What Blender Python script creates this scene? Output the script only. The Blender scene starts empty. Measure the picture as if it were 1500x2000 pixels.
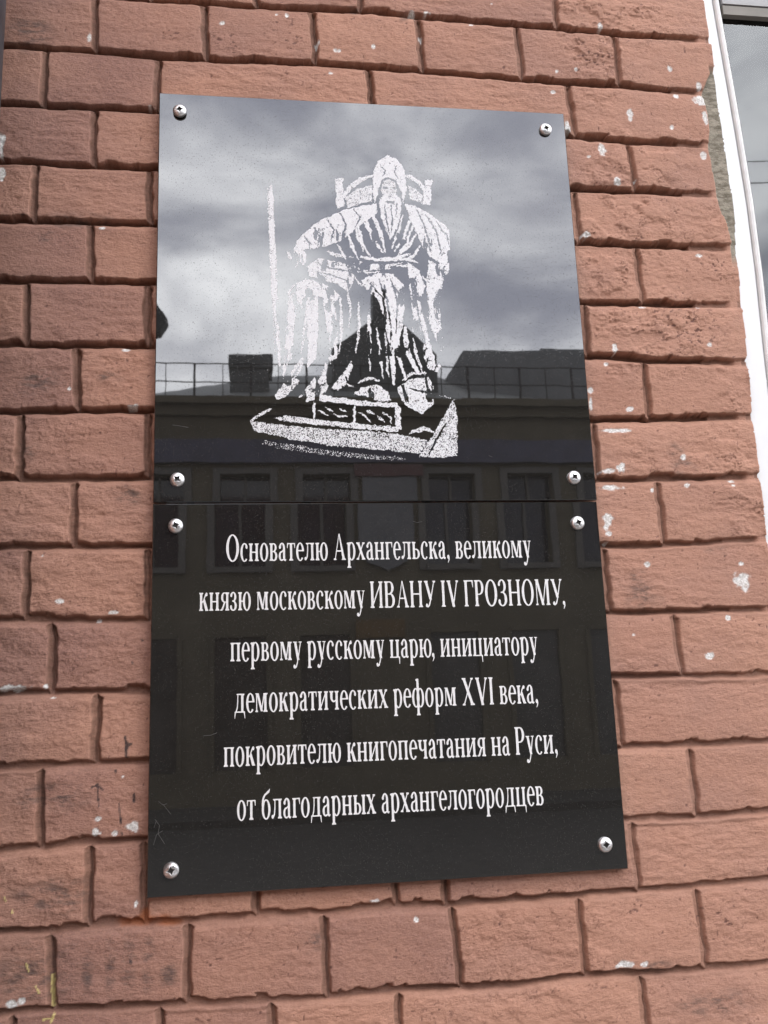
import bpy, math, random
import numpy as np
from mathutils import Matrix, Vector, Euler

random.seed(4)
SC = bpy.context.scene
COL = SC.collection
R = math.radians

# light and colour settings
EXPOSURE = 0.50
SUN_E = 0.6
CLOUD_K = 50.0
CLOUD_DARK = (0.26, 0.27, 0.325)
CLOUD_LO = 0.36
CLOUD_HI = 0.88
CLOUD_LIGHT = (1.0, 1.01, 1.03)
CLOUD_BANKS = [((-0.08, -0.92, 0.40), 0.20, 0.05), ((-0.05, -0.85, 0.51), 0.18, 0.08), ((0.29, -0.81, 0.51), 0.20, -0.03),
               ((0.14, -0.88, 0.455), 0.12, -0.09), ((0.27, -0.86, 0.43), 0.14, -0.06), ((0.10, -0.83, 0.55), 0.10, -0.05), ((0.46, -0.72, 0.52), 0.20, 0.20)]
STONE_IOR = 2.1
PAINT_A = (0.405, 0.207, 0.140)
PAINT_B = (0.475, 0.252, 0.170)
PAINT_C = (0.425, 0.226, 0.155)
PAINT_D = (0.335, 0.168, 0.110)
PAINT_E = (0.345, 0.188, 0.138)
PAINT_F = (0.255, 0.134, 0.106)  # some darker bricks, and the shade painted in at the left
JOINT_COL = (0.185, 0.097, 0.065)

BANK_DIR = (0.15, -0.88, 0.45)
BANK_R = (0.35, 1.0)
BANK_LOW = 0.66
SHADE_BLOCK_X = -0.31
SHADE_BLOCK_D = 0.85
LETTER_W = 0.03
# ------------------------------------------------------------------ camera, sky, sun, exposure
cam_data = bpy.data.cameras.new('camera')
cam = bpy.data.objects.new('camera', cam_data)
COL.objects.link(cam)
cam_data.sensor_fit = 'VERTICAL'
cam_data.sensor_height = 36.0
cam_data.sensor_width = 27.0
cam_data.lens = 33.564
cam_data.dof.use_dof = True
cam_data.dof.focus_distance = 1.09
cam_data.dof.aperture_fstop = 20.0
cam_data.clip_start = 0.05
cam_data.clip_end = 500.0
M3 = Matrix(((0.9906742959, 0.0072516544, -0.1360582702),
             (-0.1312795392, -0.2164914917, -0.9674177570),
             (-0.0364708371, 0.9762575724, -0.2135205623)))
cam.matrix_world = Matrix.Translation((0.10704, -1.03059, 0.16321)) @ M3.to_4x4()
SC.camera = cam

SUN_DIR = Vector((0.62, -0.47, 0.63)).normalized()
sun_el = math.asin(SUN_DIR.z)
sun_az = math.atan2(SUN_DIR.x, SUN_DIR.y)

world = bpy.data.worlds.new('World')
SC.world = world
world.use_nodes = True


class NT:
    """tiny helper for node trees"""
    def __init__(s, tree):
        s.t = tree
        s.n = tree.nodes
        s.l = tree.links

    def new(s, kind, **kw):
        n = s.n.new(kind)
        for k, v in kw.items():
            setattr(n, k, v)
        return n

    def put(s, inp, v):
        if isinstance(v, bpy.types.NodeSocket):
            s.l.new(v, inp)
        else:
            inp.default_value = v

    def math(s, op, a, b=0.0, c=None, clamp=False):
        n = s.new('ShaderNodeMath', operation=op, use_clamp=clamp)
        s.put(n.inputs[0], a)
        s.put(n.inputs[1], b)
        if c is not None:
            s.put(n.inputs[2], c)
        return n.outputs[0]

    def vmath(s, op, a, b=(0, 0, 0)):
        n = s.new('ShaderNodeVectorMath', operation=op)
        s.put(n.inputs[0], a)
        s.put(n.inputs[1], b)
        return n.outputs['Value'] if op in ('DOT_PRODUCT', 'LENGTH', 'DISTANCE') else n.outputs['Vector']

    def mix(s, f, a, b, blend='MIX'):
        n = s.new('ShaderNodeMix', data_type='RGBA', blend_type=blend)
        s.put(n.inputs[0], f)
        s.put(n.inputs[6], a)
        s.put(n.inputs[7], b)
        return n.outputs[2]

    def noise(s, vec, scale, detail=3.0, rough=0.5, dist=0.0):
        n = s.new('ShaderNodeTexNoise')
        s.put(n.inputs['Vector'], vec)
        n.inputs['Scale'].default_value = scale
        n.inputs['Detail'].default_value = detail
        n.inputs['Roughness'].default_value = rough
        n.inputs['Distortion'].default_value = dist
        return n.outputs['Fac']

    def ramp(s, f, lo, hi, a=0.0, b=1.0, smooth=True):
        n = s.new('ShaderNodeMapRange', interpolation_type='SMOOTHSTEP' if smooth else 'LINEAR')
        s.put(n.inputs[0], f)
        n.inputs[1].default_value = lo
        n.inputs[2].default_value = hi
        n.inputs[3].default_value = a
        n.inputs[4].default_value = b
        return n.outputs[0]

    def attr(s, name):
        return s.new('ShaderNodeAttribute', attribute_name=name).outputs['Fac']

    def scaled(s, vec, sc):
        n = s.new('ShaderNodeMapping')
        s.put(n.inputs['Vector'], vec)
        n.inputs['Scale'].default_value = sc
        return n.outputs['Vector']


def c4(c):
    return (c[0], c[1], c[2], 1.0)


wt = NT(world.node_tree)
wt.n.clear()
sky = wt.new('ShaderNodeTexSky', sky_type='NISHITA')
sky.sun_disc = False
sky.sun_elevation = sun_el
sky.sun_rotation = sun_az
sky.air_density = 1.0
sky.dust_density = 2.0
gen = wt.new('ShaderNodeTexCoord').outputs['Generated']
# overcast: layers of cloud over the clear sky, thick and thin by direction
v1 = wt.scaled(gen, (1.0, 1.0, 1.7))
tilt = wt.new('ShaderNodeMapping')
wt.put(tilt.inputs['Vector'], gen)
tilt.inputs['Rotation'].default_value = (0.0, R(28), 0.0)
tilt.inputs['Scale'].default_value = (1.0, 1.0, 2.3)
n_a = wt.noise(tilt.outputs['Vector'], 4.6, 5.0, 0.5, 0.5)
n_b = wt.noise(tilt.outputs['Vector'], 12.0, 3.0, 0.5, 0.3)
f = wt.math('ADD', wt.math('MULTIPLY', n_a, 0.85), wt.math('MULTIPLY', n_b, 0.22))


def cloud_bank(f, d, r, amount):
    dist = wt.vmath('DISTANCE', gen, Vector(d).normalized())
    g = wt.ramp(dist, 0.0, r, amount, 0.0)
    return wt.math('ADD', f, g)


for d, r, a in CLOUD_BANKS:
    f = cloud_bank(f, d, r, a)
thin = wt.ramp(f, CLOUD_LO, CLOUD_HI)
cl = wt.mix(thin, c4([v * CLOUD_K for v in CLOUD_DARK]), c4([v * CLOUD_K for v in CLOUD_LIGHT]))
# the bright bank of cloud stands over the far side of the street; the rest of the sky is heavier
bank = wt.ramp(wt.vmath('DISTANCE', gen, Vector(BANK_DIR).normalized()), BANK_R[0], BANK_R[1], 1.0, BANK_LOW)
cl = wt.mix(1.0, cl, bank, 'MULTIPLY')
col = wt.mix(0.94, sky.outputs['Color'], cl)
bg = wt.new('ShaderNodeBackground')
wt.put(bg.inputs['Color'], col)
bg.inputs['Strength'].default_value = 0.1
wo = wt.new('ShaderNodeOutputWorld')
wt.l.new(bg.outputs[0], wo.inputs['Surface'])

sun_data = bpy.data.lights.new('sun', 'SUN')
sun_data.energy = SUN_E
sun_data.angle = R(22)
sun_data.color = (1.0, 0.95, 0.88)
sun = bpy.data.objects.new('sun', sun_data)
sun.rotation_euler = SUN_DIR.to_track_quat('Z', 'Y').to_euler()
sun.location = (6, -6, 9)
COL.objects.link(sun)

vs = SC.view_settings
vs.view_transform = 'Standard'
vs.look = 'None'
vs.exposure = EXPOSURE
vs.gamma = 1.0
vs.use_curve_mapping = False
SC.cycles.max_bounces = 8
SC.cycles.glossy_bounces = 4


# ------------------------------------------------------------------ object helpers
def tag(o, label=None, cat=None, group=None, kind=None):
    if label:
        o['label'] = label
    if cat:
        o['category'] = cat
    if group:
        o['group'] = group
    if kind:
        o['kind'] = kind
    return o


def empty(name, loc=(0, 0, 0), rot=(0, 0, 0)):
    o = bpy.data.objects.new(name, None)
    o.empty_display_size = 0.05
    o.location = loc
    o.rotation_euler = rot
    COL.objects.link(o)
    return o


def link(name, me, mat, parent=None):
    o = bpy.data.objects.new(name, me)
    COL.objects.link(o)
    for m in (mat if isinstance(mat, (list, tuple)) else [mat]):
        if m is not None:
            me.materials.append(m)
    if parent is not None:
        o.parent = parent
    return o


class MB:
    """collects boxes, prisms, tubes; builds ONE mesh"""
    def __init__(s):
        s.v = []
        s.f = []
        s.smooth = []

    def add(s, vs, fs, smooth=False):
        b = len(s.v)
        s.v += [tuple(p) for p in vs]
        s.f += [tuple(i + b for i in f) for f in fs]
        s.smooth += [smooth] * len(fs)
        return s

    def box(s, x0, x1, y0, y1, z0, z1):
        v = [(x, y, z) for x in (x0, x1) for y in (y0, y1) for z in (z0, z1)]
        f = [(0, 1, 3, 2), (4, 6, 7, 5), (0, 4, 5, 1), (2, 3, 7, 6), (0, 2, 6, 4), (1, 5, 7, 3)]
        return s.add(v, f)

    def bbox(s, x0, x1, y0, y1, z0, z1, b):
        """box with its front (-y) edges chamfered by b"""
        v = [(x0 + b, y0, z0 + b), (x1 - b, y0, z0 + b), (x1 - b, y0, z1 - b), (x0 + b, y0, z1 - b),
             (x0, y0 + b, z0), (x1, y0 + b, z0), (x1, y0 + b, z1), (x0, y0 + b, z1),
             (x0, y1, z0), (x1, y1, z0), (x1, y1, z1), (x0, y1, z1)]
        f = [(0, 1, 2, 3)]
        for a in (0, 4):
            for i in range(4):
                j = (i + 1) % 4
                f.append((a + i, a + 4 + i, a + 4 + j, a + j))
        f.append((8, 11, 10, 9))
        return s.add(v, f)

    def prism(s, poly_xz, y0, y1):
        n = len(poly_xz)
        v = [(x, y0, z) for x, z in poly_xz] + [(x, y1, z) for x, z in poly_xz]
        f = [tuple(range(n)), tuple(range(2 * n - 1, n - 1, -1))]
        for i in range(n):
            j = (i + 1) % n
            f.append((i, i + n, j + n, j))
        return s.add(v, f)

    def tube(s, pts, r, n=16, cap=True):
        pts = [Vector(p) for p in pts]
        rs = r if isinstance(r, (list, tuple)) else [r] * len(pts)
        vs, fs = [], []
        for i, p in enumerate(pts):
            a = pts[max(i - 1, 0)]
            b = pts[min(i + 1, len(pts) - 1)]
            d = (b - a).normalized()
            up = Vector((0, 0, 1)) if abs(d.z) < 0.9 else Vector((0, 1, 0))
            e1 = d.cross(up).normalized()
            e2 = d.cross(e1).normalized()
            for k in range(n):
                t = 2 * math.pi * k / n
                vs.append(p + rs[i] * (math.cos(t) * e1 + math.sin(t) * e2))
        for i in range(len(pts) - 1):
            for k in range(n):
                k2 = (k + 1) % n
                fs.append((i * n + k, i * n + k2, (i + 1) * n + k2, (i + 1) * n + k))
        s.add(vs, fs, True)
        if cap:
            s.add(vs[:n], [tuple(range(n - 1, -1, -1))])
            s.add(vs[-n:], [tuple(range(n))])
        return s

    def build(s, name, mat, parent=None):
        me = bpy.data.meshes.new(name)
        me.from_pydata(s.v, [], s.f)
        me.polygons.foreach_set('use_smooth', s.smooth)
        me.update()
        return link(name, me, mat, parent)


# ------------------------------------------------------------------ materials
def material(name):
    m = bpy.data.materials.new(name)
    m.use_nodes = True
    t = NT(m.node_tree)
    b = t.n['Principled BSDF']
    return m, t, b


def simple(name, col, rough=0.6, metal=0.0, var=0.12, scale=8.0, bump=0.0, spec=0.5):
    m, t, b = material(name)
    co = t.new('ShaderNodeTexCoord').outputs['Object']
    n = t.noise(co, scale, 5.0, 0.6)
    lo = c4([v * (1 - var) for v in col])
    hi = c4([min(v * (1 + var), 1) for v in col])
    t.put(b.inputs['Base Color'], t.mix(t.ramp(n, 0.3, 0.7), lo, hi))
    b.inputs['Roughness'].default_value = rough
    b.inputs['Metallic'].default_value = metal
    b.inputs['Specular IOR Level'].default_value = spec
    if bump:
        bn = t.new('ShaderNodeBump')
        bn.inputs['Strength'].default_value = 0.5
        bn.inputs['Distance'].default_value = bump
        t.put(bn.inputs['Height'], t.noise(co, scale * 6, 4.0, 0.6))
        t.put(b.inputs['Normal'], bn.outputs[0])
    return m


def brick_material():
    m, t, b = material('painted_brick')
    co = t.new('ShaderNodeTexCoord').outputs['Object']
    st = t.scaled(co, (1.0, 1.0, 2.4))
    n1 = t.noise(st, 14.0, 4.0, 0.55)
    n2 = t.noise(st, 95.0, 4.0, 0.6)
    n3 = t.noise(co, 420.0, 2.0, 0.6)
    bid = t.attr('brick_tone')
    base = t.mix(bid, c4(PAINT_A), c4(PAINT_B))
    base = t.mix(t.ramp(n1, 0.35, 0.7, 0.0, 0.6), base, c4(PAINT_C))
    base = t.mix(t.ramp(n2, 0.42, 0.72, 0.0, 0.6), base, c4(PAINT_D))
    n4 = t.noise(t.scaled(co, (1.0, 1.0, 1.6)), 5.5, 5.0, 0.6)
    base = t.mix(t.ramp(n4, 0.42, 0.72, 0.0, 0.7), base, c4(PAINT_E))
    base = t.mix(t.math('MULTIPLY', t.attr('brick_shade_tone'), t.ramp(n4, 0.3, 0.6, 0.45, 0.9)), base, c4(PAINT_F))
    base = t.mix(t.ramp(n3, 0.3, 0.75, 0.0, 0.28), base, c4([v * 1.25 for v in PAINT_B]))
    # grime that has settled in the joints
    grime = t.math('MULTIPLY', t.attr('joint'), t.ramp(n2, 0.3, 0.7, 0.65, 1.0))
    base = t.mix(grime, base, c4(JOINT_COL))
    dirt = t.math('MULTIPLY', t.attr('dirt'), t.ramp(t.noise(st, 60.0, 5.0, 0.65), 0.38, 0.66))
    base = t.mix(dirt, base, c4((0.075, 0.055, 0.048)))
    base = t.mix(t.attr('rust'), base, c4((0.36, 0.11, 0.035)))
    base = t.mix(t.attr('cement'), base, t.mix(t.ramp(n2, 0.35, 0.65), c4((0.16, 0.135, 0.095)), c4((0.34, 0.30, 0.23))))
    base = t.mix(t.math('MULTIPLY', t.attr('crack'), 0.9), base, c4((0.13, 0.055, 0.042)))
    base = t.mix(t.attr('speck'), base, c4((0.085, 0.032, 0.028)))
    base = t.mix(t.attr('chip'), base, t.mix(t.ramp(n3, 0.35, 0.65), c4((0.58, 0.55, 0.5)), c4((0.86, 0.85, 0.82))))
    base = t.mix(t.attr('ink'), base, c4((0.018, 0.016, 0.02)))
    base = t.mix(t.attr('straw'), base, c4((0.62, 0.50, 0.20)))
    t.put(b.inputs['Base Color'], base)
    b.inputs['Roughness'].default_value = 0.72
    b.inputs['Specular IOR Level'].default_value = 0.35
    bn = t.new('ShaderNodeBump')
    bn.inputs['Strength'].default_value = 0.8
    bn.inputs['Distance'].default_value = 0.0012
    h = t.math('ADD', t.math('MULTIPLY', t.noise(st, 210.0, 5.0, 0.65), 1.0), t.math('MULTIPLY', t.noise(co, 620.0, 3.0, 0.6), 0.55))
    t.put(bn.inputs['Height'], h)
    t.put(b.inputs['Normal'], bn.outputs[0])
    return m


def granite_material():
    m, t, b = material('black_polished_stone')
    co = t.new('ShaderNodeTexCoord').outputs['Object']
    grain = t.ramp(t.noise(co, 760.0, 2.0, 0.7), 0.52, 0.78, 0.0, 1.0)
    brush = t.noise(t.scaled(co, (60.0, 1.0, 900.0)), 1.0, 3.0, 0.6)
    base = t.mix(grain, c4((0.0120, 0.0112, 0.0096)), c4((0.072, 0.068, 0.061)))
    base = t.mix(t.ramp(brush, 0.45, 0.75, 0.0, 0.35), base, c4((0.024, 0.022, 0.018)))
    # dried rain spots and settled dust
    def spots(scale, lo, hi, gate):
        v = t.new('ShaderNodeTexVoronoi', feature='F1')
        t.put(v.inputs['Vector'], co)
        v.inputs['Scale'].default_value = scale
        sep = t.new('ShaderNodeSeparateColor')
        t.put(sep.inputs[0], v.outputs['Color'])
        keep = t.math('GREATER_THAN', sep.outputs[0], gate)
        return t.math('MULTIPLY', keep, t.ramp(v.outputs['Distance'], lo, hi, 1.0, 0.0))
    s1 = spots(240.0, 0.09, 0.22, 0.85)
    s2 = spots(560.0, 0.14, 0.34, 0.55)
    patch = t.ramp(t.noise(co, 7.0, 3.0, 0.5), 0.35, 0.65, 0.25, 1.0)
    sp = t.math('MULTIPLY', t.math('MAXIMUM', s1, s2), patch)
    base = t.mix(t.math('MULTIPLY', sp, 0.6), base, c4((0.065, 0.061, 0.056)))
    smear = t.ramp(t.noise(co, 16.0, 5.0, 0.6, 0.6), 0.55, 0.8, 0.0, 0.22)
    base = t.mix(smear, base, c4((0.04, 0.037, 0.033)))
    t.put(b.inputs['Base Color'], base)
    b.inputs['IOR'].default_value = STONE_IOR
    t.put(b.inputs['Specular IOR Level'], t.math('SUBTRACT', 0.5, t.math('MULTIPLY', sp, 0.32)))
    t.put(b.inputs['Roughness'], t.math('ADD', 0.012, t.math('MULTIPLY', sp, 0.12)))
    bn = t.new('ShaderNodeBump')
    bn.inputs['Strength'].default_value = 0.035
    bn.inputs['Distance'].default_value = 0.0006
    t.put(bn.inputs['Height'], t.noise(co, 22.0, 2.0, 0.5))
    t.put(b.inputs['Normal'], bn.outputs[0])
    return m


def steel_material():
    m, t, b = material('stainless_steel')
    co = t.new('ShaderNodeTexCoord').outputs['Object']
    n = t.noise(co, 700.0, 3.0, 0.6)
    t.put(b.inputs['Base Color'], t.mix(t.ramp(n, 0.35, 0.7), c4((0.74, 0.73, 0.71)), c4((0.92, 0.91, 0.90))))
    b.inputs['Metallic'].default_value = 1.0
    t.put(b.inputs['Roughness'], t.ramp(n, 0.3, 0.7, 0.30, 0.46))
    return m


def glass_material():
    m, t, b = material('window_glass')
    t.n.remove(b)
    fr = t.new('ShaderNodeFresnel')
    fr.inputs['IOR'].default_value = 1.75
    tr = t.new('ShaderNodeBsdfTransparent')
    tr.inputs['Color'].default_value = (0.97, 0.985, 0.985, 1)
    gl = t.new('ShaderNodeBsdfGlossy')
    gl.inputs['Roughness'].default_value = 0.0
    gl.inputs['Color'].default_value = (0.97, 0.99, 1.0, 1)
    mx = t.new('ShaderNodeMixShader')
    t.put(mx.inputs[0], fr.outputs[0])
    t.put(mx.inputs[1], tr.outputs[0])
    t.put(mx.inputs[2], gl.outputs[0])
    out = t.n['Material Output']
    t.l.new(mx.outputs[0], out.inputs['Surface'])
    return m


MAT = {
    'brick': brick_material(),
    'stone': granite_material(),
    'paint': simple('white_letter_paint', (0.80, 0.79, 0.77), 0.55, 0, 0.04, 300),
    'etch': simple('white_etched_stone', (0.80, 0.80, 0.80), 0.8, 0, 0.10, 600),
    'steel': steel_material(),
    'recess': simple('dark_steel', (0.10, 0.095, 0.09), 0.55, 0.8, 0.3, 500),  # dark steel: the shade inside the screw recess is put into the colour
    'frame': simple('white_window_plastic', (0.83, 0.83, 0.82), 0.35, 0, 0.02, 30),
    'bead': simple('aged_plastic_bead', (0.82, 0.80, 0.77), 0.4, 0, 0.06, 60),
    'gasket': simple('grey_rubber', (0.16, 0.155, 0.15), 0.6, 0, 0.1, 60),
    'headbar': simple('grey_brown_bar', (0.22, 0.20, 0.17), 0.6, 0, 0.1, 20),
    'glass': glass_material(),
    'blind': simple('pale_roller_blind', (0.80, 0.86, 0.88), 0.8, 0, 0.06, 6),
    'curtain': simple('blue_grey_curtain', (0.60, 0.66, 0.71), 0.8, 0, 0.06, 6),
    'headcover': simple('grey_metal_strip', (0.36, 0.355, 0.35), 0.5, 0, 0.08, 20),
    'room': simple('room_darkness', (0.05, 0.05, 0.055), 0.9, 0, 0.2, 3),
    'pipe': simple('dark_painted_pipe', (0.040, 0.046, 0.056), 0.42, 0, 0.3, 25, 0.0005),
    'asphalt': simple('asphalt', (0.044, 0.041, 0.038), 0.9, 0, 0.25, 6, 0.004),
    'pavement': simple('concrete_paving', (0.20, 0.195, 0.185), 0.85, 0, 0.2, 3, 0.003),
    'facade': simple('ochre_plaster', (0.112, 0.096, 0.066), 0.85, 0, 0.15, 1.2),
    'trim': simple('pale_plaster_trim', (0.125, 0.118, 0.110), 0.8, 0, 0.1, 2),
    'fascia': simple('blue_grey_fascia', (0.07, 0.07, 0.11), 0.6, 0, 0.15, 3),
    'slateroof': simple('slate_grey_roof', (0.17, 0.175, 0.18), 0.6, 0, 0.15, 1.5),
    'darkroof': simple('dark_roof_metal', (0.085, 0.09, 0.09), 0.6, 0, 0.2, 1.5),
    'greyroof': simple('grey_roof_metal', (0.22, 0.23, 0.225), 0.55, 0, 0.15, 1.5),
    'darkpane': simple('dark_pane', (0.016, 0.016, 0.032), 0.05, 0, 0.3, 2),
    'sign': simple('pale_sign_board', (0.14, 0.143, 0.155), 0.6, 0, 0.1, 3),
    'maroon': simple('maroon_panel', (0.09, 0.035, 0.038), 0.6, 0, 0.15, 3),
    'iron': simple('dark_iron', (0.035, 0.035, 0.037), 0.5, 0.4, 0.2, 4),
    'shop': simple('dim_shop_glass', (0.045, 0.042, 0.04), 0.3, 0, 0.3, 2),
    'amber': simple('amber_board', (0.12, 0.072, 0.025), 0.6, 0, 0.2, 3),
    'cable': simple('black_cable', (0.02, 0.02, 0.02), 0.6, 0, 0.1, 4),
}

# ------------------------------------------------------------------ noise for mesh relief
_rng = np.random.default_rng(11)
_TAB = _rng.random((512, 512)).astype(np.float32)


def vnoise(x, z, seed=0):
    x = x + 37.3 * seed
    z = z + 91.7 * seed
    xi = np.floor(x)
    zi = np.floor(z)
    fx = (x - xi).astype(np.float32)
    fz = (z - zi).astype(np.float32)
    fx = fx * fx * (3 - 2 * fx)
    fz = fz * fz * (3 - 2 * fz)
    a = xi.astype(np.int64) % 512
    b = zi.astype(np.int64) % 512
    a1 = (a + 1) % 512
    b1 = (b + 1) % 512
    return (_TAB[a, b] * (1 - fx) + _TAB[a1, b] * fx) * (1 - fz) + (_TAB[a, b1] * (1 - fx) + _TAB[a1, b1] * fx) * fz


def fbm(x, z, octs=4, seed=0, gain=0.5):
    t = 0.0
    amp = 1.0
    tot = 0.0
    for o in range(octs):
        t = t + amp * vnoise(x * 2 ** o, z * 2 ** o, seed + o * 3)
        tot += amp
        amp *= gain
    return t / tot


def sstep(a, b, v):
    t = np.clip((v - a) / (b - a), 0, 1)
    return t * t * (3 - 2 * t)


# ---- measurements taken on the wall and the plaques (metres)
BED=[[(0.0525, 1.043), (0.1155, 1.0426), (0.2444, 1.0463), (0.3101, 1.0436), (0.4445, 1.0405), (0.5826, 1.0349), (0.706, 1.0357)], [(-0.1794, 0.9653), (-0.0766, 0.9652), (-0.0084, 0.9627), (0.0528, 0.9631), (0.1149, 0.9643), (0.1887, 0.9655), (0.3198, 0.9644), (0.4391, 0.9593), (0.5803, 0.9568), (0.6925, 0.9552)], [(-0.1816, 0.888), (-0.0863, 0.8887), (-0.0073, 0.889), (0.512, 0.8803), (0.6002, 0.876), (0.6949, 0.8771)], [(-0.1798, 0.8124), (-0.0724, 0.8115), (-0.0032, 0.8114), (0.5047, 0.8065), (0.5819, 0.8063), (0.6893, 0.8051)], [(-0.1763, 0.7378), (-0.0819, 0.7381), (-0.0022, 0.7378), (0.5099, 0.7325), (0.5862, 0.7323), (0.6897, 0.7315)], [(-0.1727, 0.6627), (-0.0724, 0.6649), (-0.0012, 0.6656), (0.5213, 0.6516), (0.5916, 0.6527), (0.7029, 0.654)], [(-0.1691, 0.5861), (-0.0869, 0.5857), (-0.0029, 0.5872), (0.5199, 0.5832), (0.5751, 0.5795), (0.7004, 0.5781)], [(-0.1654, 0.507), (-0.0845, 0.5088), (-0.0018, 0.5106), (0.5065, 0.5024), (0.5765, 0.5022), (0.6981, 0.5062)], [(-0.1618, 0.4309), (-0.082, 0.4312), (-0.0006, 0.4322), (0.5063, 0.429), (0.5793, 0.4288), (0.6954, 0.4317)], [(-0.1583, 0.3565), (-0.0834, 0.3567), (-0.0022, 0.3562), (0.503, 0.3494), (0.5799, 0.3502), (0.7033, 0.3561)], [(-0.1546, 0.28), (-0.002, 0.2766), (0.5047, 0.2726), (0.586, 0.272), (0.6988, 0.2726)], [(-0.151, 0.2033), (-0.0559, 0.2018), (-0.0024, 0.2011), (0.5042, 0.2004), (0.5861, 0.1991), (0.689, 0.1977)], [(-0.1475, 0.1291), (-0.056, 0.1302), (-0.0029, 0.1305), (0.5089, 0.1235), (0.5879, 0.1225), (0.6793, 0.1234)], [(-0.1438, 0.0503), (-0.0568, 0.053), (-0.0016, 0.0526), (0.5052, 0.0476), (0.5795, 0.0466), (0.6694, 0.0477)], [(-0.1403, -0.024), (-0.0969, -0.0281), (-0.0531, -0.0261), (0.0012, -0.0262), (0.1072, -0.0259), (0.176, -0.0272), (0.2468, -0.0251), (0.309, -0.0273), (0.3731, -0.0261), (0.512, -0.0255), (0.6601, -0.0236)], [(-0.1366, -0.1008), (-0.0894, -0.0997), (0.0333, -0.1035), (0.1066, -0.1064), (0.1742, -0.107), (0.2436, -0.1066), (0.3138, -0.1082), (0.3675, -0.1095), (0.4461, -0.1061), (0.5779, -0.1075), (0.6493, -0.1063)]]
PERP=[[(-0.1452, -0.1397), (-0.018, -0.0145), (0.1129, 0.1143), (0.2469, 0.2471), (0.5065, 0.5045)], [(-0.0797, -0.078), (0.0513, 0.0528), (0.1844, 0.1888), (0.3196, 0.3232), (0.4511, 0.4526), (0.5813, 0.5839)], [(-0.0034, -0.0044), (0.2546, 0.2569), (0.5121, 0.517)], [(-0.0773, -0.0755), (0.0531, 0.0533), (0.1825, 0.1825), (0.316, 0.3164), (0.4504, 0.4505), (0.5845, 0.5902)], [(-0.0114, -0.0104), (0.1167, 0.1174), (0.2464, 0.2472), (0.38, 0.3805), (0.5087, 0.5099)], [(-0.0771, -0.0764), (0.0477, 0.048), (0.1765, 0.1769), (0.3093, 0.3092), (0.443, 0.4431), (0.5828, 0.5855)], [(-0.1448, -0.1431), (-0.0108, -0.0097), (0.1155, 0.1149), (0.2446, 0.2438), (0.3747, 0.374), (0.5078, 0.5085)], [(-0.0883, -0.0851), (0.037, 0.0375), (0.1646, 0.1633), (0.2964, 0.295), (0.4356, 0.434), (0.578, 0.578)], [(-0.1442, -0.143), (-0.0083, -0.0073), (0.1142, 0.1136), (0.2393, 0.2388), (0.3714, 0.3717), (0.5065, 0.5074)], [(-0.0856, -0.0851), (0.038, 0.0385), (0.1675, 0.1662), (0.3012, 0.2993), (0.4396, 0.4376), (0.5793, 0.5811)], [(-0.0064, -0.0053), (0.1156, 0.115), (0.2428, 0.2416), (0.3711, 0.3701), (0.5067, 0.5077)], [(-0.1026, -0.1022), (0.0231, 0.0227), (0.159, 0.1578), (0.3, 0.2985), (0.4403, 0.4392), (0.5843, 0.5873)], [(-0.0558, -0.0556), (0.0714, 0.0715), (0.2124, 0.2105), (0.3561, 0.355), (0.5061, 0.5084)], [(-0.1081, -0.1079), (0.0194, 0.0192), (0.1563, 0.1551), (0.2956, 0.294), (0.4402, 0.4389), (0.5858, 0.5874)], [(-0.0586, -0.0573), (-0.0045, -0.0039), (0.1077, 0.1072), (0.2508, 0.2502), (0.3042, 0.3024), (0.5118, 0.5131)], [(-0.0937, -0.09), (0.0392, 0.0382), (0.1748, 0.1774), (0.3089, 0.3137), (0.4448, 0.4472), (0.5771, 0.5804)], [(0.0123, 0.012), (0.1216, 0.1221), (0.249, 0.2507), (0.5064, 0.5087)]]
EDGE=[(0.7091, 1.0953), (0.7073, 1.0162), (0.71, 0.9831), (0.6973, 0.954), (0.7012, 0.9013), (0.697, 0.8713), (0.7, 0.8128), (0.7002, 0.7911), (0.7105, 0.7556), (0.7103, 0.7202), (0.7052, 0.6506), (0.7023, 0.5828), (0.6994, 0.5167), (0.7001, 0.4331), (0.7043, 0.3643), (0.7065, 0.3214), (0.7032, 0.2673)]
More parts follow.
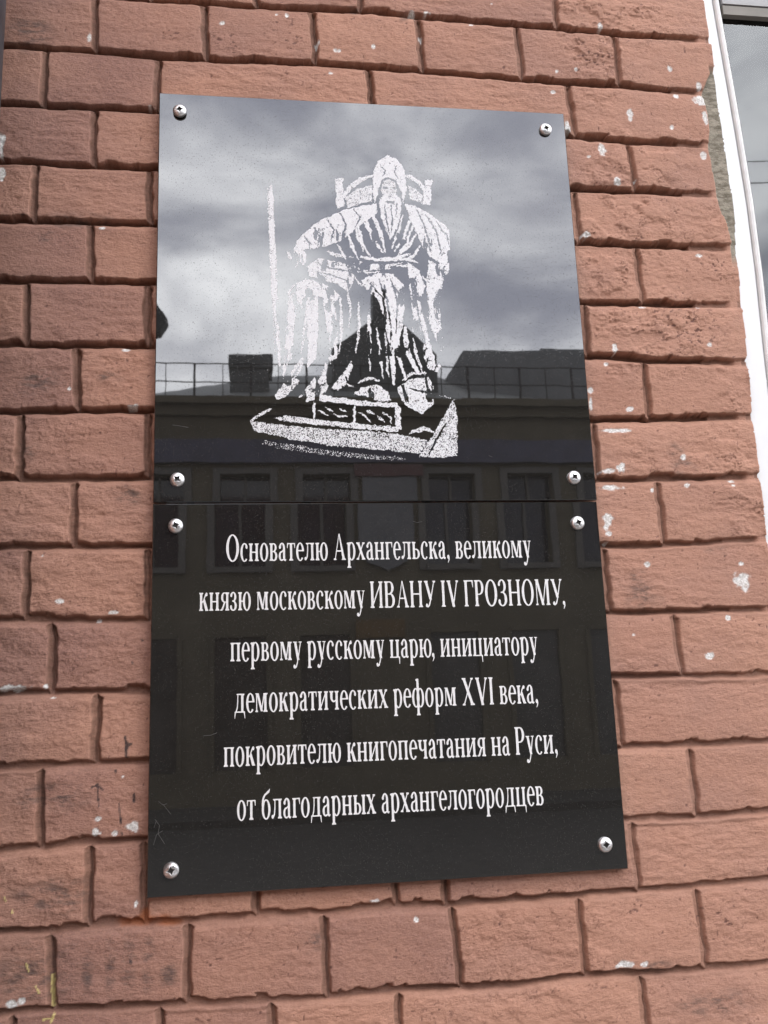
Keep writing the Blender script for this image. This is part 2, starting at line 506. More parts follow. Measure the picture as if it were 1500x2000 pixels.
CHIP=[(0.0732, 1.0159, 0.0038, 0.0044), (-0.0855, 0.9845, 0.0024, 0.0057), (-0.0122, 0.8943, 0.0024, 0.0021), (-0.0617, 0.7317, 0.0034, 0.0026), (0.1913, 0.9964, 0.0026, 0.0044), (0.1536, 1.0328, 0.0026, 0.0037), (0.1408, 1.0334, 0.0019, 0.0022), (0.2135, 0.9854, 0.0026, 0.0029), (0.2186, 0.9857, 0.0019, 0.0022), (0.2622, 0.9938, 0.0026, 0.003), (0.3233, 1.0129, 0.0027, 0.0053), (0.3135, 1.0462, 0.0053, 0.0046), (0.3317, 1.0498, 0.0047, 0.0023), (0.3899, 1.0358, 0.0034, 0.0023), (0.2076, 0.9536, 0.0038, 0.0022), (0.5647, 1.046, 0.0028, 0.0047), (0.4998, 0.9736, 0.0021, 0.0023), (0.5254, 0.9768, 0.0021, 0.0023), (0.6541, 0.9872, 0.0029, 0.0039), (0.5938, 0.9163, 0.0049, 0.0075), (0.6598, 0.9479, 0.0028, 0.003), (0.6485, 0.9007, 0.0021, 0.003), (0.4919, 0.9417, 0.0041, 0.003), (0.5507, 0.8655, 0.0041, 0.0102), (0.5319, 0.8515, 0.0034, 0.0022), (0.5661, 0.8185, 0.0048, 0.005), (0.5923, 0.8225, 0.0014, 0.0022), (0.6912, 0.9437, 0.0114, 0.0069), (0.6967, 0.9176, 0.0036, 0.0106), (0.6896, 0.8613, 0.0042, 0.0059), (0.6929, 0.9651, 0.0043, 0.0062), (0.5194, 0.7439, 0.006, 0.0042), (0.507, 0.8931, 0.0048, 0.0066), (0.666, 0.7209, 0.0034, 0.0021), (0.5832, 0.6484, 0.0053, 0.002), (0.5427, 0.5935, 0.0032, 0.0053), (0.6635, 0.5996, 0.0033, 0.0034), (0.5298, 0.5723, 0.0039, 0.0026), (0.5071, 0.5395, 0.0032, 0.0039), (0.5068, 0.5216, 0.0019, 0.0077), (0.5554, 0.5162, 0.0045, 0.0032), (0.5294, 0.4899, 0.0191, 0.0025), (0.6154, 0.4565, 0.0039, 0.0044), (0.5371, 0.444, 0.005, 0.0056), (0.5204, 0.4397, 0.0088, 0.0031), (0.5199, 0.4199, 0.0138, 0.0031), (0.5156, 0.3795, 0.0056, 0.0097), (0.5149, 0.365, 0.0037, 0.0024), (0.5729, 0.4159, 0.0025, 0.0025), (0.6727, 0.3068, 0.0082, 0.0108), (0.6735, 0.3286, 0.0032, 0.0024), (0.5585, 0.329, 0.0037, 0.003), (0.6493, 0.265, 0.0038, 0.0024), (0.6225, 0.223, 0.0055, 0.004), (0.5333, 0.2479, 0.0024, 0.0017), (0.5121, 0.3542, 0.0025, 0.0018), (-0.0935, 0.5361, 0.0016, 0.0018), (-0.0241, 0.5153, 0.0056, 0.0024), (-0.0338, 0.5824, 0.0045, 0.0018), (-0.0962, 0.2989, 0.0047, 0.0022), (-0.0408, 0.2863, 0.0047, 0.0016), (-0.0564, 0.2775, 0.0026, 0.0022), (-0.1147, 0.3478, 0.0016, 0.0017), (-0.1387, 0.2099, 0.0172, 0.0031), (-0.1069, 0.2115, 0.002, 0.0021), (-0.0988, 0.1988, 0.0025, 0.001), (-0.051, 0.0767, 0.003, 0.002), (-0.0522, 0.0644, 0.003, 0.0039), (-0.0341, 0.062, 0.0025, 0.0025), (-0.017, 0.0676, 0.0076, 0.005), (-0.0272, 0.1171, 0.0015, 0.001), (-0.1267, -0.0917, 0.0047, 0.0045), (-0.1183, -0.0886, 0.0029, 0.0027), (-0.0116, -0.0059, 0.0015, 0.0029), (0.2713, -0.0385, 0.0032, 0.003), (0.229, -0.0177, 0.0042, 0.002), (0.49, -0.0952, 0.0089, 0.004), (0.5107, -0.0966, 0.0045, 0.0025), (-0.1797, 0.8343, 0.0034, 0.0146), (-0.1774, 0.7981, 0.0028, 0.0105), (0.6733, 0.4268, 0.0052, 0.0025), (0.6168, 0.4226, 0.0032, 0.0025), (0.674, 0.4218, 0.0032, 0.0019)]
DIRT=[(0.6139, 0.4427, 0.0141, 0.01), (0.6076, 0.4616, 0.0077, 0.0114), (0.5452, 0.2943, 0.0172, 0.0152), (0.5441, 0.315, 0.0099, 0.0071), (-0.1528, 0.9868, 0.0236, 0.0211), (-0.1266, 0.5459, 0.0163, 0.0119), (-0.0498, 0.5499, 0.01, 0.006), (-0.1139, 0.8885, 0.041, 0.0041), (-0.1314, 0.4636, 0.0086, 0.0104), (-0.0276, 0.4145, 0.0163, 0.0103), (-0.1051, -0.0635, 0.0289, 0.023), (-0.0568, -0.069, 0.0049, 0.0185), (-0.0351, -0.0635, 0.0049, 0.0204), (-0.018, -0.06, 0.0059, 0.0233), (0.0017, -0.0613, 0.0049, 0.0206), (0.0216, -0.072, 0.0069, 0.014), (-0.0967, 0.0987, 0.03, 0.0109), (-0.0884, 0.0058, 0.0295, 0.0143), (0.6037, 0.655, 0.0107, 0.0034), (0.6473, 0.3435, 0.0127, 0.0036), (0.1635, -0.0528, 0.0104, 0.0077), (0.1582, -0.0573, 0.0041, 0.0058), (0.5233, -0.1009, 0.0226, 0.0069), (0.5872, -0.1402, 0.0341, 0.0098), (0.2378, 1.0466, 0.0079, 0.006), (0.3027, 1.0416, 0.0053, 0.0083), (-0.0917, 0.7397, 0.0344, 0.009), (-0.125, 0.7191, 0.0079, 0.0064)]
SPECK=[(0.0095, 0.9947, 0.0135, 0.0086), (0.0249, 0.995, 0.0111, 0.0058), (0.0807, 0.9902, 0.025, 0.0101), (0.0682, 0.9413, 0.0093, 0.0057), (0.1498, 0.9442, 0.0076, 0.0101), (0.1774, 0.9359, 0.0101, 0.0072), (0.1532, 1.0084, 0.0256, 0.022), (0.5514, 0.9982, 0.0252, 0.026), (0.5558, 0.9848, 0.0056, 0.0061), (-0.0474, 0.5638, 0.0089, 0.0055), (-0.1119, 0.5762, 0.0044, 0.0018), (0.6465, 0.6987, 0.0068, 0.0042), (0.6867, 0.7055, 0.0275, 0.014), (0.5898, 0.6479, 0.0399, 0.0135), (0.6368, 0.6219, 0.0469, 0.0335), (0.5097, -0.0434, 0.0136, 0.0101), (0.5967, -0.06, 0.0348, 0.0203), (0.1609, -0.0517, 0.0041, 0.0048), (0.1479, -0.0566, 0.0031, 0.0014), (0.3586, -0.0379, 0.0055, 0.0025), (0.3941, -0.1177, 0.0087, 0.0034), (0.4187, -0.1175, 0.0076, 0.0024), (0.4768, -0.1166, 0.0222, 0.0015), (0.1979, -0.1219, 0.0031, 0.0028), (0.2889, -0.1285, 0.0158, 0.0095), (-0.0148, 0.3066, 0.0037, 0.0055), (-0.1252, -0.0404, 0.0096, 0.0028), (0.0566, -0.1177, 0.0099, 0.0037)]
RUST=[(0.0011, -0.021, 0.017, 0.0043), (-0.0113, -0.0226, 0.0149, 0.0038), (0.0211, -0.0256, 0.01, 0.0024), (-0.0015, -0.0161, 0.005, 0.0048)]
INK=[(0.0017, [(-0.0255, 0.1564), (-0.0238, 0.1486), (-0.024, 0.1368)]), (0.0014, [(-0.0238, 0.1481), (-0.0192, 0.1494)]), (0.0009, [(-0.0519, 0.1107), (-0.0503, 0.0891)]), (0.0008, [(-0.0574, 0.1079), (-0.0519, 0.1102), (-0.0457, 0.1044)]), (0.0009, [(-0.0302, 0.0906), (-0.0277, 0.0716)]), (0.0009, [(-0.027, 0.0632), (-0.0265, 0.0597)]), (0.0015, [(-0.0151, 0.1), (-0.0155, 0.0919)]), (0.0012, [(-0.0345, 0.1235), (-0.0339, 0.1215)]), (0.001, [(-0.0107, 0.2559), (-0.0091, 0.2548)]), (0.001, [(-0.0203, 0.2337), (-0.0192, 0.232)]), (0.0012, [(-0.0161, -0.0583), (-0.0151, -0.0602)])]
STRAW=[(0.0014, [(-0.0901, -0.0677), (-0.0902, -0.0783), (-0.0886, -0.0957)]), (0.0008, [(-0.115, -0.0545), (-0.1123, -0.0625)]), (0.0008, [(-0.1056, -0.0758), (-0.102, -0.082)]), (0.0012, [(-0.0874, -0.1027), (-0.09, -0.1093)]), (0.0008, [(-0.0977, -0.1069), (-0.0873, -0.1058)]), (0.0008, [(-0.1379, 0.0073), (-0.1363, 0.0034)]), (0.0008, [(-0.1301, -0.0059), (-0.1295, -0.0074)])]
ETCH_POLY=[(1, [(0.2534, 0.8011), (0.2551, 0.815), (0.2618, 0.8284), (0.2734, 0.8359), (0.2858, 0.8296), (0.2928, 0.816), (0.2943, 0.7919), (0.2897, 0.7713), (0.2866, 0.7889), (0.2822, 0.8024), (0.2723, 0.8061), (0.2633, 0.8002), (0.259, 0.7836), (0.2554, 0.7712), (0.2528, 0.7861)]), (0.8, [(0.2657, 0.7976), (0.2722, 0.8033), (0.2796, 0.7995), (0.2829, 0.7887), (0.2801, 0.7804), (0.2663, 0.7798), (0.2629, 0.7892)]), (1, [(0.2606, 0.7769), (0.2664, 0.7819), (0.2737, 0.7788), (0.2827, 0.7832), (0.2873, 0.7739), (0.2853, 0.7561), (0.2796, 0.7384), (0.2716, 0.7221), (0.266, 0.7379), (0.2611, 0.7552)]), (-1, [(0.2661, 0.7921), (0.2712, 0.793), (0.2711, 0.7903), (0.266, 0.7894)]), (-1, [(0.2755, 0.7925), (0.2805, 0.7927), (0.2798, 0.79), (0.2754, 0.7905)]), (-1, [(0.2673, 0.7737), (0.2786, 0.7749), (0.2772, 0.7714), (0.2691, 0.7711)]), (0.95, [(0.2079, 0.7923), (0.2166, 0.7947), (0.2182, 0.7643), (0.2083, 0.7612)]), (0.95, [(0.3153, 0.797), (0.3248, 0.796), (0.3229, 0.7699), (0.3136, 0.7722)]), (0.95, [(0.2069, 0.8004), (0.218, 0.8023), (0.2159, 0.794), (0.2091, 0.793)]), (0.95, [(0.3169, 0.8046), (0.3277, 0.8037), (0.3242, 0.7967), (0.3172, 0.7971)]), (0.8, [(0.2204, 0.7779), (0.2356, 0.7894), (0.2525, 0.7956), (0.2518, 0.7724), (0.235, 0.769), (0.2212, 0.7617)]), (0.8, [(0.2964, 0.7962), (0.3056, 0.7917), (0.3134, 0.7832), (0.3123, 0.7722), (0.2975, 0.7784)]), (1, [(0.2566, 0.7699), (0.238, 0.7665), (0.215, 0.7588), (0.1915, 0.7472), (0.173, 0.7319), (0.1595, 0.7156), (0.1653, 0.7066), (0.1798, 0.7084), (0.1968, 0.7129), (0.2115, 0.72), (0.2277, 0.7325), (0.2416, 0.7464), (0.2581, 0.7585)]), (1, [(0.2909, 0.7713), (0.3046, 0.7691), (0.3217, 0.7589), (0.3386, 0.7446), (0.3552, 0.7249), (0.3496, 0.714), (0.3394, 0.7096), (0.3398, 0.6936), (0.3287, 0.696), (0.3179, 0.7036), (0.3098, 0.718), (0.3031, 0.7352), (0.2963, 0.7512)]), (0.95, [(0.1594, 0.7143), (0.1677, 0.708), (0.1723, 0.6977), (0.1685, 0.6858), (0.1627, 0.6921), (0.1589, 0.6842), (0.1543, 0.6906), (0.1508, 0.6957), (0.1485, 0.7034)]), (0.95, [(0.3325, 0.6974), (0.3424, 0.695), (0.3406, 0.6844), (0.3337, 0.6723), (0.3291, 0.6801), (0.3239, 0.6746), (0.322, 0.6865)]), (0.9, [(0.1721, 0.6859), (0.1855, 0.6968), (0.2083, 0.6922), (0.2288, 0.6876), (0.2257, 0.6667), (0.2194, 0.6548), (0.2076, 0.6636), (0.1861, 0.6695), (0.1742, 0.673)]), (1, [(0.2355, 0.6695), (0.2553, 0.6805), (0.2736, 0.6785), (0.2853, 0.6657), (0.2854, 0.6371), (0.2804, 0.6048), (0.2708, 0.5767), (0.2643, 0.5956), (0.2606, 0.6249), (0.2541, 0.6467), (0.2412, 0.658)]), (0.95, [(0.2915, 0.6948), (0.3046, 0.6846), (0.311, 0.6638), (0.304, 0.644), (0.3099, 0.6118), (0.3169, 0.58), (0.3092, 0.571), (0.2995, 0.5988), (0.2948, 0.6295), (0.2926, 0.6633)]), (0.85, [(0.1321, 0.5266), (0.1415, 0.5401), (0.1543, 0.5476), (0.1601, 0.544), (0.1529, 0.5329), (0.1436, 0.5243), (0.1343, 0.5217)]), (0.8, [(0.1598, 0.5256), (0.1728, 0.5417), (0.1882, 0.553), (0.1952, 0.5481), (0.1925, 0.5345), (0.1805, 0.5209), (0.1677, 0.5196)]), (0.9, [(0.196, 0.5346), (0.2069, 0.5495), (0.2205, 0.5696), (0.2227, 0.5647), (0.2162, 0.5447), (0.2053, 0.5335)]), (0.85, [(0.2216, 0.5287), (0.2325, 0.5374), (0.2492, 0.5414), (0.2619, 0.5316), (0.2651, 0.5217), (0.2508, 0.5203), (0.2369, 0.5264)]), (0.85, [(0.2728, 0.5367), (0.2852, 0.5468), (0.3094, 0.5508), (0.3149, 0.5384), (0.3151, 0.5184), (0.3001, 0.506), (0.2838, 0.5132), (0.277, 0.5231)]), (0.85, [(0.3048, 0.5811), (0.3123, 0.5863), (0.3203, 0.575), (0.3258, 0.5636), (0.3218, 0.556), (0.3099, 0.5609)]), (0.95, [(0.3176, 0.6983), (0.3297, 0.6907), (0.3337, 0.6723), (0.3274, 0.6446), (0.3282, 0.6122), (0.3303, 0.5802), (0.3244, 0.5839), (0.3181, 0.6056), (0.3135, 0.6377), (0.3124, 0.6664)]), (0.95, [(0.1502, 0.6556), (0.1598, 0.6648), (0.1754, 0.6692), (0.1955, 0.6619), (0.2096, 0.6507), (0.2034, 0.6403), (0.188, 0.6476), (0.1714, 0.651), (0.1618, 0.6405), (0.1553, 0.6087), (0.1524, 0.5711), (0.1441, 0.5635), (0.1471, 0.6085)]), (0.95, [(0.1712, 0.6408), (0.1808, 0.6435), (0.1836, 0.6092), (0.1793, 0.5715), (0.172, 0.5615), (0.1705, 0.6027)]), (0.95, [(0.1916, 0.6451), (0.1998, 0.6415), (0.2026, 0.6096), (0.2052, 0.5719), (0.198, 0.5693), (0.1943, 0.6095)]), (0.66, [(0.105, 0.4962), (0.1374, 0.4916), (0.1914, 0.487), (0.2378, 0.4848), (0.2788, 0.4801), (0.3058, 0.4741), (0.2968, 0.4583), (0.2605, 0.4619), (0.1909, 0.4678), (0.1452, 0.476), (0.11, 0.4842)]), (0.72, [(0.3389, 0.5249), (0.3412, 0.4988), (0.3388, 0.456), (0.3203, 0.4535), (0.2942, 0.4541), (0.3147, 0.4852)]), (0.28, [(0.1201, 0.4736), (0.1564, 0.4665), (0.1965, 0.4618), (0.2369, 0.4571), (0.2778, 0.4547), (0.2788, 0.4505), (0.2367, 0.4517), (0.1906, 0.4564), (0.145, 0.4629), (0.1178, 0.4688)]), (0.9, [(0.1807, 0.5283), (0.2273, 0.5214), (0.2721, 0.5181), (0.2743, 0.5132), (0.2271, 0.5152), (0.1794, 0.5209)]), (0.8, [(0.1306, 0.4999), (0.1456, 0.5024), (0.2032, 0.4956), (0.271, 0.4898), (0.2719, 0.4837), (0.203, 0.4895), (0.1397, 0.4964)]), (0.9, [(0.2685, 0.5168), (0.2755, 0.5132), (0.2755, 0.485), (0.2685, 0.4874)])]
ETCH_LINE=[(1, 0.0032, [(0.1304, 0.7889), (0.1318, 0.7502), (0.1329, 0.6977), (0.1351, 0.6335), (0.1383, 0.5634)]), (0.8, 0.0008, [(0.1273, 0.7848), (0.1286, 0.7369), (0.1303, 0.6717), (0.1333, 0.577)]), (0.9, 0.0028, [(0.2154, 0.775), (0.2257, 0.7904), (0.2397, 0.8019), (0.2561, 0.8081)]), (0.9, 0.0028, [(0.2925, 0.8098), (0.3049, 0.8048), (0.3134, 0.7955), (0.319, 0.7806)]), (1, 0.0022, [(0.2419, 0.7545), (0.2474, 0.7346), (0.2589, 0.711)]), (1, 0.0022, [(0.253, 0.7549), (0.2608, 0.731), (0.2649, 0.7072)]), (1, 0.002, [(0.2962, 0.7485), (0.2891, 0.728), (0.2772, 0.7089)]), (1, 0.002, [(0.3029, 0.7312), (0.2935, 0.7148), (0.2807, 0.7024)]), (1, 0.0018, [(0.2341, 0.7408), (0.2371, 0.7209), (0.2463, 0.7013)]), (1, 0.0024, [(0.2365, 0.6997), (0.2571, 0.6964), (0.2793, 0.6997), (0.2944, 0.7055)]), (0.9, 0.0018, [(0.235, 0.6904), (0.2592, 0.6872), (0.2852, 0.6933)]), (1, 0.002, [(0.2322, 0.6812), (0.2506, 0.6857), (0.269, 0.6862)]), (1, 0.0018, [(0.1706, 0.669), (0.1597, 0.6597), (0.1535, 0.6403)]), (1, 0.0026, [(0.1548, 0.6467), (0.1506, 0.6086), (0.1467, 0.5772), (0.1416, 0.5462)]), (1, 0.0032, [(0.1821, 0.6474), (0.1802, 0.6155), (0.1748, 0.5839), (0.1709, 0.5614)]), (1, 0.003, [(0.1917, 0.6528), (0.1946, 0.6222), (0.1983, 0.5818)]), (0.9, 0.0016, [(0.2096, 0.6481), (0.2109, 0.6098), (0.2065, 0.5782)]), (1, 0.0022, [(0.2441, 0.6361), (0.2418, 0.6041), (0.2426, 0.5575)]), (0.9, 0.0014, [(0.231, 0.6422), (0.2312, 0.6102), (0.2255, 0.5785)]), (1, 0.003, [(0.2697, 0.611), (0.2683, 0.5729), (0.2694, 0.5416)]), (1, 0.0034, [(0.2843, 0.6113), (0.2866, 0.5795), (0.2987, 0.5545)]), (0.9, 0.002, [(0.1934, 0.5717), (0.1872, 0.5567), (0.1764, 0.5442)]), (0.8, 0.0018, [(0.1641, 0.5713), (0.1615, 0.5564), (0.1532, 0.5464)]), (0.9, 0.0016, [(0.1764, 0.5185), (0.1766, 0.499)]), (0.9, 0.0016, [(0.223, 0.5146), (0.2217, 0.4932)]), (0.8, 0.0018, [(0.1056, 0.4962), (0.1158, 0.5034), (0.1285, 0.5108)]), (0.5, 0.0006, [(0.3216, 0.5284), (0.3407, 0.5236)]), (0.85, 0.0024, [(0.2849, 0.4826), (0.3006, 0.4888), (0.3122, 0.4839)]), (1, 0.0022, [(0.2396, 0.7598), (0.2439, 0.7411), (0.2519, 0.7214), (0.2624, 0.7058)]), (1, 0.0016, [(0.2306, 0.7473), (0.2324, 0.726), (0.2392, 0.7077)]), (1, 0.0018, [(0.2204, 0.7323), (0.2258, 0.7112), (0.2327, 0.6969)]), (0.9, 0.0016, [(0.2089, 0.7146), (0.2158, 0.7004), (0.2264, 0.6902)]), (0.9, 0.002, [(0.1966, 0.705), (0.2085, 0.7001), (0.2267, 0.6981)]), (1, 0.0016, [(0.2471, 0.7641), (0.2551, 0.7442), (0.2629, 0.7218)]), (1, 0.0018, [(0.2997, 0.7432), (0.2912, 0.7187), (0.2794, 0.7024)]), (1, 0.0016, [(0.3073, 0.7166), (0.2992, 0.703), (0.2879, 0.6973)]), (1, 0.0018, [(0.2878, 0.7562), (0.282, 0.7345), (0.2737, 0.7128)]), (1, 0.0018, [(0.235, 0.6931), (0.2446, 0.6881), (0.2618, 0.6899)]), (0.9, 0.0016, [(0.2324, 0.6851), (0.2419, 0.6788), (0.2566, 0.6819)]), (1, 0.0018, [(0.2755, 0.697), (0.2916, 0.6988), (0.3038, 0.6939)]), (0.9, 0.0018, [(0.2789, 0.6891), (0.2937, 0.6896), (0.3008, 0.6832)]), (0.9, 0.0014, [(0.226, 0.6745), (0.2341, 0.6643), (0.2413, 0.6619)]), (0.9, 0.0016, [(0.1669, 0.6625), (0.1631, 0.6469), (0.1651, 0.6317)]), (0.9, 0.0014, [(0.1752, 0.6601), (0.1711, 0.6344), (0.167, 0.6026), (0.163, 0.5775)]), (1, 0.0022, [(0.201, 0.6415), (0.2038, 0.6097), (0.2016, 0.5719)]), (0.8, 0.0014, [(0.2171, 0.6612), (0.2212, 0.6355), (0.2193, 0.61)]), (0.9, 0.0016, [(0.2516, 0.6106), (0.2541, 0.579), (0.2566, 0.5477)]), (0.9, 0.0014, [(0.2611, 0.6044), (0.2623, 0.5728), (0.2623, 0.5428)]), (1, 0.0024, [(0.2755, 0.6047), (0.2767, 0.573), (0.2829, 0.548)]), (0.9, 0.0018, [(0.294, 0.6115), (0.2962, 0.5797), (0.3058, 0.5508)]), (0.9, 0.0022, [(0.316, 0.6639), (0.3209, 0.6379), (0.316, 0.6119)]), (0.8, 0.0014, [(0.3117, 0.6507), (0.3141, 0.6248), (0.3202, 0.5992)]), (0.9, 0.0016, [(0.3092, 0.6768), (0.3185, 0.664), (0.3224, 0.6444)]), (0.85, 0.002, [(0.1497, 0.5476), (0.1569, 0.5612), (0.1641, 0.5713)]), (0.85, 0.002, [(0.1846, 0.5455), (0.1931, 0.5618), (0.1983, 0.5781)]), (0.8, 0.0018, [(0.2279, 0.5423), (0.24, 0.5487), (0.2529, 0.5451)]), (0.8, 0.0016, [(0.2019, 0.5371), (0.2138, 0.5409), (0.2219, 0.5373)]), (0.8, 0.0016, [(0.2792, 0.5467), (0.2915, 0.5544), (0.3072, 0.5558)]), (0.85, 0.0012, [(0.1814, 0.5088), (0.186, 0.5064), (0.1917, 0.5028)]), (0.85, 0.0011, [(0.1885, 0.5125), (0.1977, 0.5077)]), (0.85, 0.0013, [(0.1988, 0.5052), (0.2057, 0.5016), (0.215, 0.5029)]), (0.85, 0.001, [(0.2048, 0.5114), (0.2128, 0.5078)]), (0.85, 0.0012, [(0.2268, 0.5067), (0.2338, 0.503), (0.2406, 0.4958)]), (0.85, 0.0012, [(0.2363, 0.5092), (0.2444, 0.5043)]), (0.85, 0.0012, [(0.249, 0.5031), (0.2559, 0.4959)]), (0.85, 0.001, [(0.2539, 0.5069), (0.2632, 0.502), (0.264, 0.4935)]), (0.35, 0.0018, [(0.1451, 0.4689), (0.1678, 0.4641), (0.1965, 0.4594)]), (-1, 0.0011, [(0.2125, 0.756), (0.2194, 0.7402), (0.214, 0.7227)]), (-1, 0.001, [(0.1976, 0.7461), (0.2045, 0.733), (0.2005, 0.717)]), (-1, 0.001, [(0.2286, 0.762), (0.2369, 0.7516), (0.2303, 0.7366)]), (-1, 0.001, [(0.1815, 0.7348), (0.1873, 0.7231), (0.1858, 0.7112)]), (-1, 0.0011, [(0.1704, 0.7239), (0.1763, 0.7148), (0.1749, 0.7069)]), (-1, 0.0011, [(0.3056, 0.7637), (0.3146, 0.741), (0.3206, 0.709)]), (-1, 0.0011, [(0.3166, 0.7574), (0.3282, 0.7361), (0.3328, 0.7041)]), (-1, 0.001, [(0.3288, 0.7483), (0.3405, 0.7312), (0.3434, 0.7151)]), (-1, 0.0009, [(0.1545, 0.7049), (0.1567, 0.6907)]), (-1, 0.0009, [(0.1604, 0.7025), (0.1626, 0.6908)]), (-1, 0.0009, [(0.1664, 0.7001), (0.1662, 0.6883)]), (-1, 0.0008, [(0.3309, 0.6907), (0.3265, 0.6773)]), (-1, 0.0008, [(0.3359, 0.6909), (0.3326, 0.6749)]), (-1, 0.0014, [(0.2562, 0.6714), (0.265, 0.6456), (0.2685, 0.611)]), (-1, 0.0012, [(0.2709, 0.6731), (0.2771, 0.6433), (0.2743, 0.6047)]), (-1, 0.001, [(0.2451, 0.6672), (0.2591, 0.6494), (0.2642, 0.6237)]), (-1, 0.0011, [(0.3005, 0.6766), (0.2991, 0.6439), (0.3068, 0.5989)]), (-1, 0.0009, [(0.2672, 0.769), (0.2676, 0.7487), (0.2706, 0.73)]), (-1, 0.0009, [(0.2747, 0.7706), (0.2751, 0.749), (0.2732, 0.7315)]), (-1, 0.0008, [(0.281, 0.7723), (0.2802, 0.7532)]), (-1, 0.0008, [(0.2628, 0.8222), (0.2688, 0.8142), (0.266, 0.8058)]), (-1, 0.0008, [(0.2843, 0.8232), (0.2801, 0.8134), (0.2835, 0.8038)]), (-1, 0.001, [(0.1854, 0.6889), (0.2021, 0.6842), (0.2213, 0.6809)]), (-1, 0.0009, [(0.1839, 0.6785), (0.2019, 0.6751), (0.2197, 0.6678)]), (-1, 0.001, [(0.2871, 0.5356), (0.3026, 0.5332), (0.312, 0.5284)]), (-1, 0.001, [(0.1726, 0.5307), (0.182, 0.5369), (0.1903, 0.5419)]), (-1, 0.0012, [(0.3283, 0.4951), (0.3141, 0.4729), (0.3061, 0.4559)])]
SCRATCH=[(1, 0.00022, [(0.0198, 0.4909), (0.0281, 0.4898), (0.037, 0.4881)]), (0, 0.0002, [(0.0058, 0.05), (0.0087, 0.0597), (0.0147, 0.0633)]), (0, 0.00018, [(0.0103, 0.0918), (0.0144, 0.0882), (0.0184, 0.089)]), (0, 0.0002, [(0.007, 0.0746), (0.0116, 0.0684), (0.0102, 0.0606), (0.0169, 0.0505)]), (0, 0.00016, [(0.0144, 0.0892), (0.0206, 0.0814), (0.0226, 0.0788)]), (0, 0.0002, [(0.055, 0.1549), (0.0623, 0.1552), (0.0686, 0.1575)]), (0, 0.00018, [(0.2839, 0.3799), (0.2885, 0.3781), (0.2944, 0.3792)]), (1, 0.00016, [(0.376, 0.456), (0.3801, 0.4542)]), (0, 0.00018, [(0.0085, 0.0735), (0.0061, 0.0667)])]

# ------------------------------------------------------------------ the brick wall: measured joints, in metres on the wall
WHITE_Z = [0.36, 0.50, 0.60, 0.72, 0.78, 0.87, 0.98, 1.08]
WHITE_X = [0.7104, 0.7104, 0.7133, 0.7180, 0.7232, 0.7216, 0.7190, 0.7165]


